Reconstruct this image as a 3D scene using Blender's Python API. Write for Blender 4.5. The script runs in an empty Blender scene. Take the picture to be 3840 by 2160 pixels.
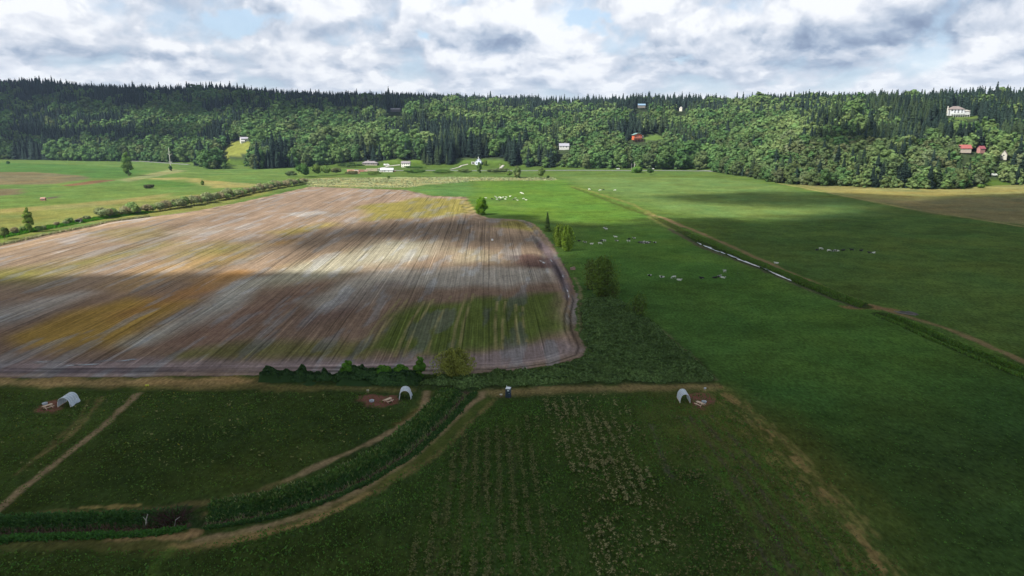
import bpy, bmesh, math, random
import numpy as np
from mathutils import Vector, Matrix
from math import radians, sin, cos, tan, pi, atan2, hypot

rnd = random.Random(7)
rng = np.random.default_rng(11)
SC = bpy.context.scene
COL = SC.collection

# ------------------------------------------------------------------ camera
H = 60.0                      # drone height above the valley floor
PITCH = radians(13.4)
F = 2561.0                    # focal length in photo pixels (3840 wide)
cam_d = bpy.data.cameras.new("camera")
cam_d.sensor_width = 36.0
cam_d.lens = 36.0 * F / 3840.0
cam_d.clip_start = 1.0
cam_d.clip_end = 80000.0
cam = bpy.data.objects.new("camera", cam_d)
COL.objects.link(cam)
cam.location = (0, 0, H)
cam.rotation_euler = (pi / 2 - PITCH, 0, 0)
SC.camera = cam
SC.render.resolution_x = 1024
SC.render.resolution_y = 576

def ray(u, v):
    cx = (u - 1920.0) / F
    cy = (1080.0 - v) / F
    return np.array([cx, cos(PITCH) + cy * sin(PITCH), -sin(PITCH) + cy * cos(PITCH)])

def project(x, y, z):
    """world -> photo pixels (numpy friendly)"""
    zz = z - H
    depth = y * cos(PITCH) - zz * sin(PITCH)
    up = y * sin(PITCH) + zz * cos(PITCH)
    return 1920 + F * x / depth, 1080 - F * up / depth

def G(u, v, z=0.0):
    d = ray(u, v)
    t = (H - z) / (-d[2])
    return (d[0] * t, d[1] * t)

def GP(pts, z=0.0):
    return np.array([G(u, v, z) for u, v in pts])

# ------------------------------------------------------------------ light
SUN_EL = radians(47.0)
SUN_DIR = Vector((-0.83, -0.56, 0.0)).normalized() * cos(SUN_EL) + Vector((0, 0, sin(SUN_EL)))
sun_d = bpy.data.lights.new("sun", 'SUN')
sun_d.energy = 5.0
sun_d.angle = radians(0.5)
sun_d.color = (1.0, 0.965, 0.90)
sun = bpy.data.objects.new("sun", sun_d)
COL.objects.link(sun)
sun.rotation_euler = SUN_DIR.to_track_quat('Z', 'Y').to_euler()
sun.location = SUN_DIR * 500

SC.view_settings.view_transform = 'Standard'
SC.view_settings.look = 'None'
SC.view_settings.exposure = 0.72
SC.view_settings.gamma = 1.0
HAZE = 0.00005

def build_world():
    w = bpy.data.worlds.new("World")
    SC.world = w
    w.use_nodes = True
    nt = w.node_tree
    N, L = nt.nodes, nt.links
    N.clear()
    out = N.new('ShaderNodeOutputWorld')

    def val(x):
        return x
    def math_(op, a, b=None, c=None, clamp=False):
        n = N.new('ShaderNodeMath'); n.operation = op; n.use_clamp = clamp
        for i, s in enumerate((a, b, c)):
            if s is None: continue
            if isinstance(s, (int, float)): n.inputs[i].default_value = s
            else: L.new(s, n.inputs[i])
        return n.outputs[0]
    def comb(x, y, z=0.0):
        n = N.new('ShaderNodeCombineXYZ')
        for i, s in enumerate((x, y, z)):
            if isinstance(s, (int, float)): n.inputs[i].default_value = s
            else: L.new(s, n.inputs[i])
        return n.outputs[0]
    def vm(op, a, b):
        n = N.new('ShaderNodeVectorMath'); n.operation = op
        for i, s in enumerate((a, b)):
            if isinstance(s, tuple): n.inputs[i].default_value = s
            else: L.new(s, n.inputs[i])
        return n.outputs['Value'] if op in ('DOT_PRODUCT', 'LENGTH') else n.outputs[0]
    def noise(vec, scale, detail, rough=0.5, dist=0.0, color=False):
        n = N.new('ShaderNodeTexNoise')
        L.new(vec, n.inputs['Vector'])
        n.inputs['Scale'].default_value = scale
        n.inputs['Detail'].default_value = detail
        n.inputs['Roughness'].default_value = rough
        n.inputs['Distortion'].default_value = dist
        return n.outputs['Color' if color else 'Fac']
    def ramp(fac, stops):
        n = N.new('ShaderNodeValToRGB')
        cr = n.color_ramp
        while len(cr.elements) < len(stops): cr.elements.new(0.5)
        for e, (p, c) in zip(cr.elements, stops):
            e.position = p; e.color = (*c, 1)
        L.new(fac, n.inputs[0]); return n.outputs[0]
    def mix(f, a, b):
        n = N.new('ShaderNodeMix'); n.data_type = 'RGBA'
        if isinstance(f, (int, float)): n.inputs[0].default_value = f
        else: L.new(f, n.inputs[0])
        for i, s in ((6, a), (7, b)):
            if isinstance(s, tuple): n.inputs[i].default_value = (*s, 1)
            else: L.new(s, n.inputs[i])
        return n.outputs[2]
    def sstep(x, a, b):
        n = N.new('ShaderNodeMapRange'); n.interpolation_type = 'SMOOTHSTEP'
        L.new(x, n.inputs[0])
        n.inputs[1].default_value = a; n.inputs[2].default_value = b
        return n.outputs[0]

    tc = N.new('ShaderNodeTexCoord')
    sep = N.new('ShaderNodeSeparateXYZ')
    L.new(tc.outputs['Generated'], sep.inputs[0])
    az = math_('ARCTAN2', sep.outputs[0], sep.outputs[1])
    el = math_('ARCSINE', sep.outputs[2])
    elc = math_('MAXIMUM', el, -0.01)
    q = math_('LOGARITHM', math_('ADD', elc, 0.045), math.e)   # rows of cloud crowd together at the horizon
    pq = comb(math_('MULTIPLY', az, 4.6), math_('MULTIPLY', q, 1.05), 0.0)
    warp = noise(pq, 2.0, 3, 0.5, 0, True)
    wv = vm('MULTIPLY', vm('SUBTRACT', warp, (0.5, 0.5, 0.5)), (0.20, 0.20, 0))
    pw = vm('ADD', pq, wv)
    n1 = noise(pw, 1.9, 6, 0.52)
    pw_up = vm('ADD', pw, (0.015, 0.10, 0))
    n2 = noise(pw_up, 1.9, 4, 0.5)
    relief = math_('SUBTRACT', n1, n2)             # lit tops against flat grey bases
    n3 = noise(pw, 5.0, 4, 0.5, 0.2)
    fine = noise(pw, 13.0, 4, 0.55, 0.2)
    # clouds that have a place of their own (azimuth, elevation)
    ws = vm('MULTIPLY', vm('SUBTRACT', noise(pq, 4.0, 5, 0.6, 0, True), (0.5, 0.5, 0.5)), (0.12, 0.05, 0))
    pos = vm('ADD', comb(az, el, 0.0), ws)
    def ae(u, v):
        d = ray(u, v)
        return atan2(d[0], d[1]), math.asin(d[2] / np.linalg.norm(d))
    def gauss(u, v, ru, rv):
        a0, e0 = ae(u, v)
        d = vm('MULTIPLY', vm('SUBTRACT', pos, (a0, e0, 0)), (F / ru, F / rv, 0))
        return math_('POWER', math.e, math_('MULTIPLY', vm('DOT_PRODUCT', d, d), -1.0))
    def total(lst):
        acc = None
        for u, v, ru, rv, s in lst:
            g = math_('MULTIPLY', gauss(u, v, ru, rv), s)
            acc = g if acc is None else math_('ADD', acc, g)
        return acc
    shade = total([
        (2050, 70, 130, 70, .50), (1350, 130, 110, 40, .42), (120, 30, 130, 40, .5), (430, 85, 60, 45, .30),
        (2450, 60, 220, 70, .25), (2900, 50, 230, 60, .34), (2270, 165, 110, 40, .32), (2800, 200, 160, 28, .32),
        (3500, 205, 130, 34, .5), (1700, 195, 100, 30, .30), (1500, 290, 160, 18, .30), (2040, 290, 70, 24, .42),
        (2270, 275, 60, 20, .30), (700, 160, 130, 18, .22), (3300, 290, 200, 20, .2), (3700, 160, 180, 22, .28),
        (980, 190, 70, 22, .2), (300, 240, 200, 16, .22), (1150, 60, 200, 40, .12),(1500, 20, 150, 40, .2),
        (1420, 118, 150, 26, -.50), (1820, 150, 210, 32, -.50), (2470, 205, 190, 26, -.62), (2760, 150, 210, 30, -.42),
        (3080, 165, 230, 28, -.62), (3560, 105, 330, 42, -.60), (3500, 15, 260, 26, -.50), (2950, 240, 270, 20, -.42),
        (420, 200, 230, 17, -.36), (720, 215, 120, 16, -.32), (620, 138, 160, 26, -.22), (90, 55, 110, 22, -.36),
        (1360, 268, 170, 15, -.32), (740, 265, 110, 12, -.26), (2000, 165, 120, 22, -.34), (1000, 30, 160, 34, -.24),
        (2250, 235, 170, 16, -.2), (60, 225, 130, 14, -.3), (3780, 225, 120, 16, -.35), (3250, 90, 300, 50, -.25)])
    body = math_('ADD', math_('MULTIPLY', relief, 2.1), math_('MULTIPLY', math_('SUBTRACT', n3, 0.5), 0.48))
    body = math_('ADD', body, math_('MULTIPLY', math_('SUBTRACT', n1, 0.5), 0.55))
    body = math_('ADD', body, math_('MULTIPLY', math_('SUBTRACT', fine, 0.5), 0.20))
    e1 = sstep(math_('ADD', n1, math_('MULTIPLY', n3, 0.40)), 0.665, 0.725)
    e2 = sstep(math_('ADD', n3, math_('MULTIPLY', fine, 0.35)), 0.66, 0.74)
    body = math_('ADD', body, math_('MULTIPLY', math_('ADD', math_('MULTIPLY', e1, 1.0), math_('MULTIPLY', e2, 0.55)), 0.11))
    lum = math_('ADD', math_('ADD', math_('MULTIPLY', body, 1.0), math_('MULTIPLY', shade, 0.66)), 0.66)
    k = 0.60
    ccol = ramp(lum, [(0.0, (.27 * k, .345 * k, .49 * k)), (0.28, (.41 * k, .50 * k, .645 * k)), (0.55, (.64 * k, .71 * k, .82 * k)),
                      (0.78, (.84 * k, .88 * k, .955 * k)), (1.0, (1.04 * k, 1.06 * k, 1.09 * k))])
    blue = total([(850, 100, 110, 45, 1.0), (2195, 75, 80, 45, 1.1), (1050, 0, 90, 14, .9), (2590, 208, 60, 16, .8),
                  (1555, 140, 50, 22, .8), (1640, 100, 60, 20, .4), (950, 60, 130, 26, .6), (160, 285, 100, 12, .3)])
    cover = sstep(n1, 0.34, 0.46)
    hole = math_('MAXIMUM', math_('MULTIPLY', sstep(math_('ADD', blue, math_('MULTIPLY', math_('SUBTRACT', n3, 0.5), 1.2)), 0.35, 0.9), 0.9),
                 math_('MULTIPLY', math_('SUBTRACT', 1.0, cover), 0.6), clamp=True)
    sky = N.new('ShaderNodeTexSky')
    sky.sky_type = 'NISHITA'; sky.sun_disc = False
    sky.sun_elevation = SUN_EL
    sky.sun_rotation = atan2(SUN_DIR.x, SUN_DIR.y)
    sky.air_density = 1.0; sky.dust_density = 1.5; sky.ozone_density = 1.2
    skyv = vm('MULTIPLY', sky.outputs[0], (0.105, 0.105, 0.105))
    thin = mix(0.52, skyv, (.40, .52, .66))         # thin veil across the blue
    c = mix(hole, ccol, thin)
    hz = sstep(el, 0.075, 0.0)
    c = mix(math_('MULTIPLY', hz, 0.45), c, (.46, .52, .59))
    # overhead: broken stratocumulus, greyer from below
    high = sstep(el, 0.22, 0.6)
    pl = vm('DIVIDE', comb(sep.outputs[0], sep.outputs[1]), comb(math_('MAXIMUM', sep.outputs[2], 0.05), math_('MAXIMUM', sep.outputs[2], 0.05), 1.0))
    nh = noise(pl, 1.1, 4, 0.55)
    top = mix(sstep(nh, 0.42, 0.58), skyv, (.46, .50, .56))
    c = mix(high, c, top)
    low = sstep(el, 0.0, -0.02)
    c = mix(low, c, (.08, .10, .08))
    bg = N.new('ShaderNodeBackground')
    L.new(c, bg.inputs['Color'])
    bg.inputs['Strength'].default_value = 1.0
    L.new(bg.outputs[0], out.inputs['Surface'])
    w.cycles.sampling_method = 'MANUAL'
    w.cycles.sample_map_resolution = 512
build_world()

# ------------------------------------------------------------------ numpy helpers
def srgb(r, g, b):
    a = np.array([r, g, b], float) / 255.0
    return np.where(a <= .04045, a / 12.92, ((a + .055) / 1.055) ** 2.4)
def LIT(r, g, b, k=2.35):      # colour read where the sun falls -> albedo
    return np.clip(srgb(r, g, b) / k * np.array([1.05, 1.02, .90]), 0, .9)
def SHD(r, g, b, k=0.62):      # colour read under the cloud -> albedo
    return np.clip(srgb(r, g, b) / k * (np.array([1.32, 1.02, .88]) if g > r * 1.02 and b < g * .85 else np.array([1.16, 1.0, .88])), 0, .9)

def _hash(ix, iy, seed):
    h = (ix.astype(np.int64) * 374761393 + iy.astype(np.int64) * 668265263 + seed * 1442695041) & 0x7fffffff
    h = ((h ^ (h >> 13)) * 1274126177) & 0x7fffffff
    h = (h ^ (h >> 16)) & 0xffff
    return h / 65535.0
def vnoise(x, y, seed=0):
    ix, iy = np.floor(x), np.floor(y)
    fx, fy = x - ix, y - iy
    fx = fx * fx * (3 - 2 * fx); fy = fy * fy * (3 - 2 * fy)
    a = _hash(ix, iy, seed); b = _hash(ix + 1, iy, seed)
    c = _hash(ix, iy + 1, seed); d = _hash(ix + 1, iy + 1, seed)
    return (a * (1 - fx) + b * fx) * (1 - fy) + (c * (1 - fx) + d * fx) * fy
def fbm(x, y, seed=0, oct=4):
    s, a, t = 0, 0.5, 0
    for i in range(oct):
        s = s + a * vnoise(x * 2 ** i + 17.3 * i, y * 2 ** i - 9.1 * i, seed + i * 101); t += a; a *= .5
    return s / t
def ss(x, a, b):
    t = np.clip((x - a) / (b - a), 0, 1)
    return t * t * (3 - 2 * t)
def dpoly(x, y, P, maxd=1e9):
    """distance to polyline, only computed within maxd of its bounds"""
    out = np.full(x.shape, 1e6)
    P = np.asarray(P)
    for (x0, y0), (x1, y1) in zip(P[:-1], P[1:]):
        m = (x > min(x0, x1) - maxd) & (x < max(x0, x1) + maxd) & (y > min(y0, y1) - maxd) & (y < max(y0, y1) + maxd)
        if not m.any(): continue
        xx, yy = x[m], y[m]
        dx, dy = x1 - x0, y1 - y0
        t = np.clip(((xx - x0) * dx + (yy - y0) * dy) / (dx * dx + dy * dy + 1e-9), 0, 1)
        d = np.hypot(xx - x0 - t * dx, yy - y0 - t * dy)
        out[m] = np.minimum(out[m], d)
    return out
def inpoly(x, y, P):
    P = np.asarray(P); r = np.zeros(x.shape, bool)
    m = (x > P[:, 0].min()) & (x < P[:, 0].max()) & (y > P[:, 1].min()) & (y < P[:, 1].max())
    if not m.any(): return r
    xx, yy = x[m], y[m]; c = np.zeros(xx.shape, bool)
    n = len(P)
    for i in range(n):
        x0, y0 = P[i]; x1, y1 = P[(i + 1) % n]
        if y0 == y1: continue
        cond = ((y0 > yy) != (y1 > yy)) & (xx < (x1 - x0) * (yy - y0) / (y1 - y0) + x0)
        c ^= cond
    r[m] = c
    return r
def sdist(x, y, P, maxd=1e9):
    """negative inside"""
    P = np.asarray(P)
    d = dpoly(x, y, np.vstack([P, P[:1]]), maxd)
    return np.where(inpoly(x, y, P), -d, d)

# ------------------------------------------------------------------ tagging and mesh helpers
def tag(o, label=None, cat=None, group=None, kind=None):
    if label: o['label'] = label
    if cat: o['category'] = cat
    if group: o['group'] = group
    if kind: o['kind'] = kind
    return o
def mesh_np(name, V, Q, mats, tint=None, matidx=None, smooth=False):
    V = np.asarray(V, np.float32); Q = np.asarray(Q, np.int32)
    me = bpy.data.meshes.new(name)
    nv, (nf, k) = len(V), Q.shape
    me.vertices.add(nv); me.vertices.foreach_set('co', V.ravel())
    me.loops.add(nf * k); me.polygons.add(nf)
    me.loops.foreach_set('vertex_index', Q.ravel())
    me.polygons.foreach_set('loop_start', np.arange(0, nf * k, k, dtype=np.int32))
    if not isinstance(mats, (list, tuple)): mats = [mats]
    for m in mats: me.materials.append(m)
    if matidx is not None: me.polygons.foreach_set('material_index', np.asarray(matidx, np.int32))
    me.update(calc_edges=True)
    if tint is not None:
        a = me.color_attributes.new('tint', 'FLOAT_COLOR', 'POINT')
        t = np.asarray(tint, np.float32)
        if t.shape[1] == 3: t = np.hstack([t, np.ones((len(t), 1), np.float32)])
        a.data.foreach_set('color', t.ravel())
    if smooth: me.polygons.foreach_set('use_smooth', np.ones(nf, bool))
    return me
def link(name, me, parent=None, loc=None, rz=0.0):
    o = bpy.data.objects.new(name, me)
    COL.objects.link(o)
    if parent is not None: o.parent = parent
    if loc is not None: o.location = loc
    o.rotation_euler = (0, 0, rz)
    return o
def empty(name, loc, rz=0.0, label=None, cat=None, group=None):
    o = bpy.data.objects.new(name, None); COL.objects.link(o)
    o.empty_display_size = 0.5
    o.location = loc; o.rotation_euler = (0, 0, rz)
    return tag(o, label, cat, group)
def copy_tree(o, parent=None):
    c = o.copy(); COL.objects.link(c); c.parent = parent
    for ch in list(o.children): copy_tree(ch, c)
    return c

class MB:
    """collects boxes, bars and prisms; build() links them as ONE mesh object"""
    def __init__(s): s.bm = bmesh.new()
    def box(s, c, d, rz=0.0, rx=0.0, ry=0.0, bev=0.0):
        r = bmesh.ops.create_cube(s.bm, size=1.0)
        M = Matrix.Translation(c) @ Matrix.Rotation(rz, 4, 'Z') @ Matrix.Rotation(ry, 4, 'Y') @ Matrix.Rotation(rx, 4, 'X') @ Matrix.Diagonal((*d, 1))
        bmesh.ops.transform(s.bm, matrix=M, verts=r['verts'])
        if bev:
            es = list({e for v in r['verts'] for e in v.link_edges})
            bmesh.ops.bevel(s.bm, geom=es, offset=bev, segments=2, affect='EDGES')
        return s
    def tube(s, pts, r, n=6, r2=None):
        rings = []
        pts = [Vector(p) for p in pts]
        for i, p in enumerate(pts):
            a = pts[max(i - 1, 0)]; b = pts[min(i + 1, len(pts) - 1)]
            t = (b - a).normalized()
            up = Vector((0, 0, 1)) if abs(t.z) < .9 else Vector((1, 0, 0))
            e1 = t.cross(up).normalized(); e2 = t.cross(e1)
            rr = r if r2 is None else r + (r2 - r) * i / (len(pts) - 1)
            rings.append([s.bm.verts.new(p + (e1 * cos(2 * pi * k / n) + e2 * sin(2 * pi * k / n)) * rr) for k in range(n)])
        for A, B in zip(rings[:-1], rings[1:]):
            for k in range(n): s.bm.faces.new((A[k], A[(k + 1) % n], B[(k + 1) % n], B[k]))
        s.bm.faces.new(rings[0][::-1]); s.bm.faces.new(rings[-1])
        return s
    def lathe(s, prof, c=(0, 0, 0), n=20):
        rings = []
        for r, z in prof:
            rings.append([s.bm.verts.new((c[0] + r * cos(2 * pi * k / n), c[1] + r * sin(2 * pi * k / n), c[2] + z)) for k in range(n)])
        for A, B in zip(rings[:-1], rings[1:]):
            for k in range(n): s.bm.faces.new((A[k], A[(k + 1) % n], B[(k + 1) % n], B[k]))
        return s
    def poly(s, pts, h=0.0):
        """flat polygon, extruded by vector h if given"""
        vs = [s.bm.verts.new(p) for p in pts]
        f = s.bm.faces.new(vs)
        if h:
            g = bmesh.ops.extrude_face_region(s.bm, geom=[f])
            bmesh.ops.translate(s.bm, vec=Vector(h), verts=[e for e in g['geom'] if isinstance(e, bmesh.types.BMVert)])
        return s
    def gable(s, w, d, z, rise, over=0.4, t=0.18, axis='x'):
        """gable roof slab with thickness; ridge along axis"""
        a, b = (w / 2 + over, d / 2 + over)
        if axis == 'x':
            for sg in (-1, 1):
                s.poly([(-a, sg * b, z - rise * over / (d / 2)), (a, sg * b, z - rise * over / (d / 2)), (a, 0, z + rise), (-a, 0, z + rise)], (0, 0, t))
        else:
            for sg in (-1, 1):
                s.poly([(sg * a, -b, z - rise * over / (w / 2)), (sg * a, b, z - rise * over / (w / 2)), (0, b, z + rise), (0, -b, z + rise)], (0, 0, t))
        return s
    def hip(s, w, d, z, rise, over=0.6):
        a, b = w / 2 + over, d / 2 + over
        r = a - b
        v = [s.bm.verts.new(p) for p in [(-a, -b, z), (a, -b, z), (a, b, z), (-a, b, z), (-r, 0, z + rise), (r, 0, z + rise)]]
        for f in ((0, 1, 5, 4), (1, 2, 5), (2, 3, 4, 5), (3, 0, 4), (3, 2, 1, 0)): s.bm.faces.new([v[i] for i in f])
        return s
    def mesh(s, name, mat, smooth=False):
        bmesh.ops.recalc_face_normals(s.bm, faces=s.bm.faces)
        me = bpy.data.meshes.new(name); s.bm.to_mesh(me); s.bm.free()
        me.materials.append(mat)
        if smooth: me.polygons.foreach_set('use_smooth', np.ones(len(me.polygons), bool))
        return me
    def build(s, name, mat, parent=None, loc=None, rz=0.0, smooth=False):
        return link(name, s.mesh(name, mat, smooth), parent, loc, rz)

# ------------------------------------------------------------------ materials
def _new(name):
    m = bpy.data.materials.new(name); m.use_nodes = True
    nt = m.node_tree; nt.nodes.clear()
    return m, nt.nodes, nt.links
def plain(name, col, rough=0.7, var=0.18, scale=3.0, metal=0.0, trans=0.0):
    m, N, L = _new(name)
    out = N.new('ShaderNodeOutputMaterial'); b = N.new('ShaderNodeBsdfPrincipled')
    tc = N.new('ShaderNodeTexCoord'); n = N.new('ShaderNodeTexNoise')
    n.inputs['Scale'].default_value = scale; n.inputs['Detail'].default_value = 5
    L.new(tc.outputs['Object'], n.inputs['Vector'])
    r = N.new('ShaderNodeMapRange'); r.inputs[1].default_value = .25; r.inputs[2].default_value = .75
    r.inputs[3].default_value = 1 - var; r.inputs[4].default_value = 1 + var
    L.new(n.outputs['Fac'], r.inputs[0])
    mx = N.new('ShaderNodeVectorMath'); mx.operation = 'SCALE'
    mx.inputs[0].default_value = tuple(col); L.new(r.outputs[0], mx.inputs['Scale'])
    L.new(mx.outputs[0], b.inputs['Base Color'])
    b.inputs['Roughness'].default_value = rough; b.inputs['Metallic'].default_value = metal
    if trans:
        t = N.new('ShaderNodeBsdfTransparent'); ms = N.new('ShaderNodeMixShader')
        ms.inputs[0].default_value = trans
        L.new(b.outputs[0], ms.inputs[1]); L.new(t.outputs[0], ms.inputs[2]); L.new(ms.outputs[0], out.inputs[0])
    else:
        L.new(b.outputs[0], out.inputs[0])
    return m

def ground_mat(name, n_list, rows=0.0, bump=0.0, rough=0.95, ang=0.0, gap=1.0):
    """colour from the 'tint' attribute broken up by noise; rows = strength of the drill lines"""
    m, N, L = _new(name)
    out = N.new('ShaderNodeOutputMaterial'); b = N.new('ShaderNodeBsdfPrincipled')
    b.inputs['Roughness'].default_value = rough
    b.inputs['Specular IOR Level'].default_value = 0.0
    at = N.new('ShaderNodeAttribute'); at.attribute_name = 'tint'
    geo = N.new('ShaderNodeNewGeometry')
    fac = None
    def mul(a, b_):
        if a is None: return b_
        n = N.new('ShaderNodeMath'); n.operation = 'MULTIPLY'; L.new(a, n.inputs[0]); L.new(b_, n.inputs[1]); return n.outputs[0]
    for sc, amt, strch, det in n_list:
        mp = N.new('ShaderNodeMapping'); mp.inputs['Scale'].default_value = (sc * strch[0], sc * strch[1], sc)
        mp.inputs['Rotation'].default_value = (0, 0, strch[2] if len(strch) > 2 else 0)
        L.new(geo.outputs['Position'], mp.inputs[0])
        n = N.new('ShaderNodeTexNoise'); n.inputs['Scale'].default_value = 1.0; n.inputs['Detail'].default_value = det
        n.inputs['Roughness'].default_value = 0.6
        L.new(mp.outputs[0], n.inputs['Vector'])
        r = N.new('ShaderNodeMapRange'); r.inputs[1].default_value = .28; r.inputs[2].default_value = .72
        r.inputs[3].default_value = 1 - amt; r.inputs[4].default_value = 1 + amt
        L.new(n.outputs['Fac'], r.inputs[0])
        fac = mul(fac, r.outputs[0])
    if rows:
        rot = N.new('ShaderNodeMapping'); rot.inputs['Rotation'].default_value = (0, 0, ang)
        L.new(geo.outputs['Position'], rot.inputs[0])
        al = None
        for sx, sy, lo, hi, a, b2 in ((1.9, .020, .36, .64, 1 - .30 * rows, 1 + .30 * rows), (.33, .010, .40, .60, 1 - .10 * rows, 1 + .10 * rows),
                                      (.95, .004, .605, .64, 1.0, 1 - .62 * rows), (1.1, .008, .63, .67, 1.0, 1 + .6 * rows), (.9, .05, .60, .75, 1.0, 1 + .35 * rows)):
            mp = N.new('ShaderNodeMapping'); mp.inputs['Scale'].default_value = (sx, sy, 1)
            mp.inputs['Location'].default_value = (sx * 13, sy * 7, 0)
            L.new(rot.outputs[0], mp.inputs[0])
            n = N.new('ShaderNodeTexNoise'); n.inputs['Scale'].default_value = 1.0; n.inputs['Detail'].default_value = 2
            L.new(mp.outputs[0], n.inputs['Vector'])
            r = N.new('ShaderNodeMapRange'); r.inputs[1].default_value = lo; r.inputs[2].default_value = hi
            r.inputs[3].default_value = a; r.inputs[4].default_value = b2
            L.new(n.outputs['Fac'], r.inputs[0])
            al = mul(al, r.outputs[0])
        # alpha of the attribute says how strongly the rows show
        s1 = N.new('ShaderNodeMix'); s1.inputs[2].default_value = 1.0
        L.new(at.outputs['Alpha'], s1.inputs[0]); L.new(al, s1.inputs[3])
        fac = mul(fac, s1.outputs[0])
    sc_ = N.new('ShaderNodeVectorMath'); sc_.operation = 'SCALE'
    L.new(at.outputs['Color'], sc_.inputs[0]); L.new(fac, sc_.inputs['Scale'])
    L.new(sc_.outputs[0], b.inputs['Base Color'])
    if bump:
        bp = N.new('ShaderNodeBump'); bp.inputs['Strength'].default_value = 1.0; bp.inputs['Distance'].default_value = bump
        L.new(fac, bp.inputs['Height']); L.new(bp.outputs[0], b.inputs['Normal'])
    L.new(b.outputs[0], out.inputs[0])
    return m

def leaf_mat(name, use_obj=False, trans=0.28):
    m, N, L = _new(name)
    out = N.new('ShaderNodeOutputMaterial')
    at = N.new('ShaderNodeAttribute'); at.attribute_name = 'tint'
    col = at.outputs['Color']
    if use_obj:
        oi = N.new('ShaderNodeObjectInfo'); mm = N.new('ShaderNodeVectorMath'); mm.operation = 'MULTIPLY'
        L.new(col, mm.inputs[0]); L.new(oi.outputs['Color'], mm.inputs[1]); col = mm.outputs[0]
    d = N.new('ShaderNodeBsdfDiffuse'); t = N.new('ShaderNodeBsdfTranslucent'); ms = N.new('ShaderNodeMixShader')
    ms.inputs[0].default_value = trans
    L.new(col, d.inputs[0]); L.new(col, t.inputs[0])
    L.new(d.outputs[0], ms.inputs[1]); L.new(t.outputs[0], ms.inputs[2]); L.new(ms.outputs[0], out.inputs[0])
    return m

ROW = -0.035               # drill rows run almost straight away from the camera
M_grass = ground_mat('grass', [(1.3, .46, (1, .55), 6), (.22, .20, (1, .8), 4), (.03, .16, (1, 1.6), 4)], bump=.22)
M_plot = ground_mat('weedy_plot', [(2.0, .50, (1, .6), 5), (.40, .22, (1.2, .30), 4)], bump=.2)
M_plough = ground_mat('ploughed_soil', [(1.3, .22, (1, .5), 4), (.06, .10, (1, 1), 3)], rows=.62, bump=.05, ang=ROW)
M_path = ground_mat('trodden_soil', [(1.6, .35, (1, 1), 5), (.3, .2, (1, 1), 3)], bump=.05)
M_stub = ground_mat('dry_stubble', [(.55, .5, (.6, 1), 5), (.08, .25, (1, 2.0), 4)], bump=.25)
M_mulch = ground_mat('wood_mulch', [(3.0, .35, (1, 1), 5)], bump=.04)
M_hill = ground_mat('hill_soil', [(.12, .25, (1, 1), 5)])
M_leaf = leaf_mat('leaf'); M_leafo = leaf_mat('leaf_variant', True)
M_blade = leaf_mat('grass_blade', False, .2)
M_bark = plain('bark', (.10, .08, .06), .9)
M_deadwood = plain('bleached_wood', (.50, .49, .43), .85)
M_white = plain('white_paint', (.72, .73, .72), .55, .06)
M_darkglass = plain('dark_glass', (.03, .035, .04), .15, .05)

def water_mat(name, col=(.10, .11, .11), rough=.06):
    m, N, L = _new(name)
    out = N.new('ShaderNodeOutputMaterial'); b = N.new('ShaderNodeBsdfPrincipled')
    b.inputs['Base Color'].default_value = (*col, 1); b.inputs['Roughness'].default_value = rough
    b.inputs['IOR'].default_value = 1.33; b.inputs['Specular IOR Level'].default_value = 1.0
    geo = N.new('ShaderNodeNewGeometry'); n = N.new('ShaderNodeTexNoise'); n.inputs['Scale'].default_value = 1.5; n.inputs['Detail'].default_value = 3
    L.new(geo.outputs['Position'], n.inputs['Vector'])
    bp = N.new('ShaderNodeBump'); bp.inputs['Strength'].default_value = .1; bp.inputs['Distance'].default_value = .03
    L.new(n.outputs['Fac'], bp.inputs['Height']); L.new(bp.outputs[0], b.inputs['Normal'])
    L.new(b.outputs[0], out.inputs[0])
    return m
M_water = water_mat('shallow_water')

# ------------------------------------------------------------------ terrain
def azr(u, v):
    x, y = G(u, v); return atan2(x, y), hypot(x, y)
FOOT = [(-500, 592), (0, 597), (600, 607), (1000, 625), (1300, 629), (1900, 630), (2100, 633), (2600, 640), (2800, 655), (2950, 683), (3300, 700), (3600, 702), (3840, 690), (4300, 680)]
foot_az = np.array([azr(u, v)[0] for u, v in FOOT]); foot_r = np.array([azr(u, v)[1] for u, v in FOOT])
SKY = [(-500, 300, 2300), (0, 306, 2250), (300, 322, 2200), (450, 338, 2150), (620, 338, 2100), (800, 334, 2050), (1000, 336, 2000), (1250, 346, 1950), (1450, 350, 1900), (1700, 357, 1900),
       (1900, 362, 1850), (2050, 366, 1750), (2200, 360, 1650), (2480, 360, 1600), (2600, 368, 1750), (2800, 368, 1750), (3000, 358, 1700), (3150, 352, 1650), (3400, 352, 1600), (3550, 342, 1500), (3700, 330, 1450), (3840, 324, 1450), (4300, 318, 1450)]
sky_az, sky_r, sky_z = [], [], []
for u, v, r in SKY:
    d = ray(u, v); hh = hypot(d[0], d[1])
    sky_az.append(atan2(d[0], d[1])); sky_r.append(r); sky_z.append(H + r * d[2] / hh - 25.0)
sky_az, sky_r, sky_z = map(np.array, (sky_az, sky_r, sky_z))
def hill_z(x, y):
    x = np.asarray(x, float); y = np.asarray(y, float)
    az = np.arctan2(x, y); r = np.hypot(x, y)
    rf = np.interp(az, foot_az, foot_r); rs = np.interp(az, sky_az, sky_r); zs = np.interp(az, sky_az, sky_z)
    t = (r - rf) / (rs - rf)
    tc = np.clip(t, 0, 1)
    p = (1 - (1 - tc) ** 1.75) * ss(t, -.01, .06)
    z = zs * p
    z = z + (fbm(x / 150, y / 150, 5) - .5) * 52 * ss(t, .08, .35) * (1 - ss(t, .75, .98))
    z = z - np.clip(t - 1, 0, 3) * 60
    return np.where(t > -.02, np.maximum(z, -30), 0.0)

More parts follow.
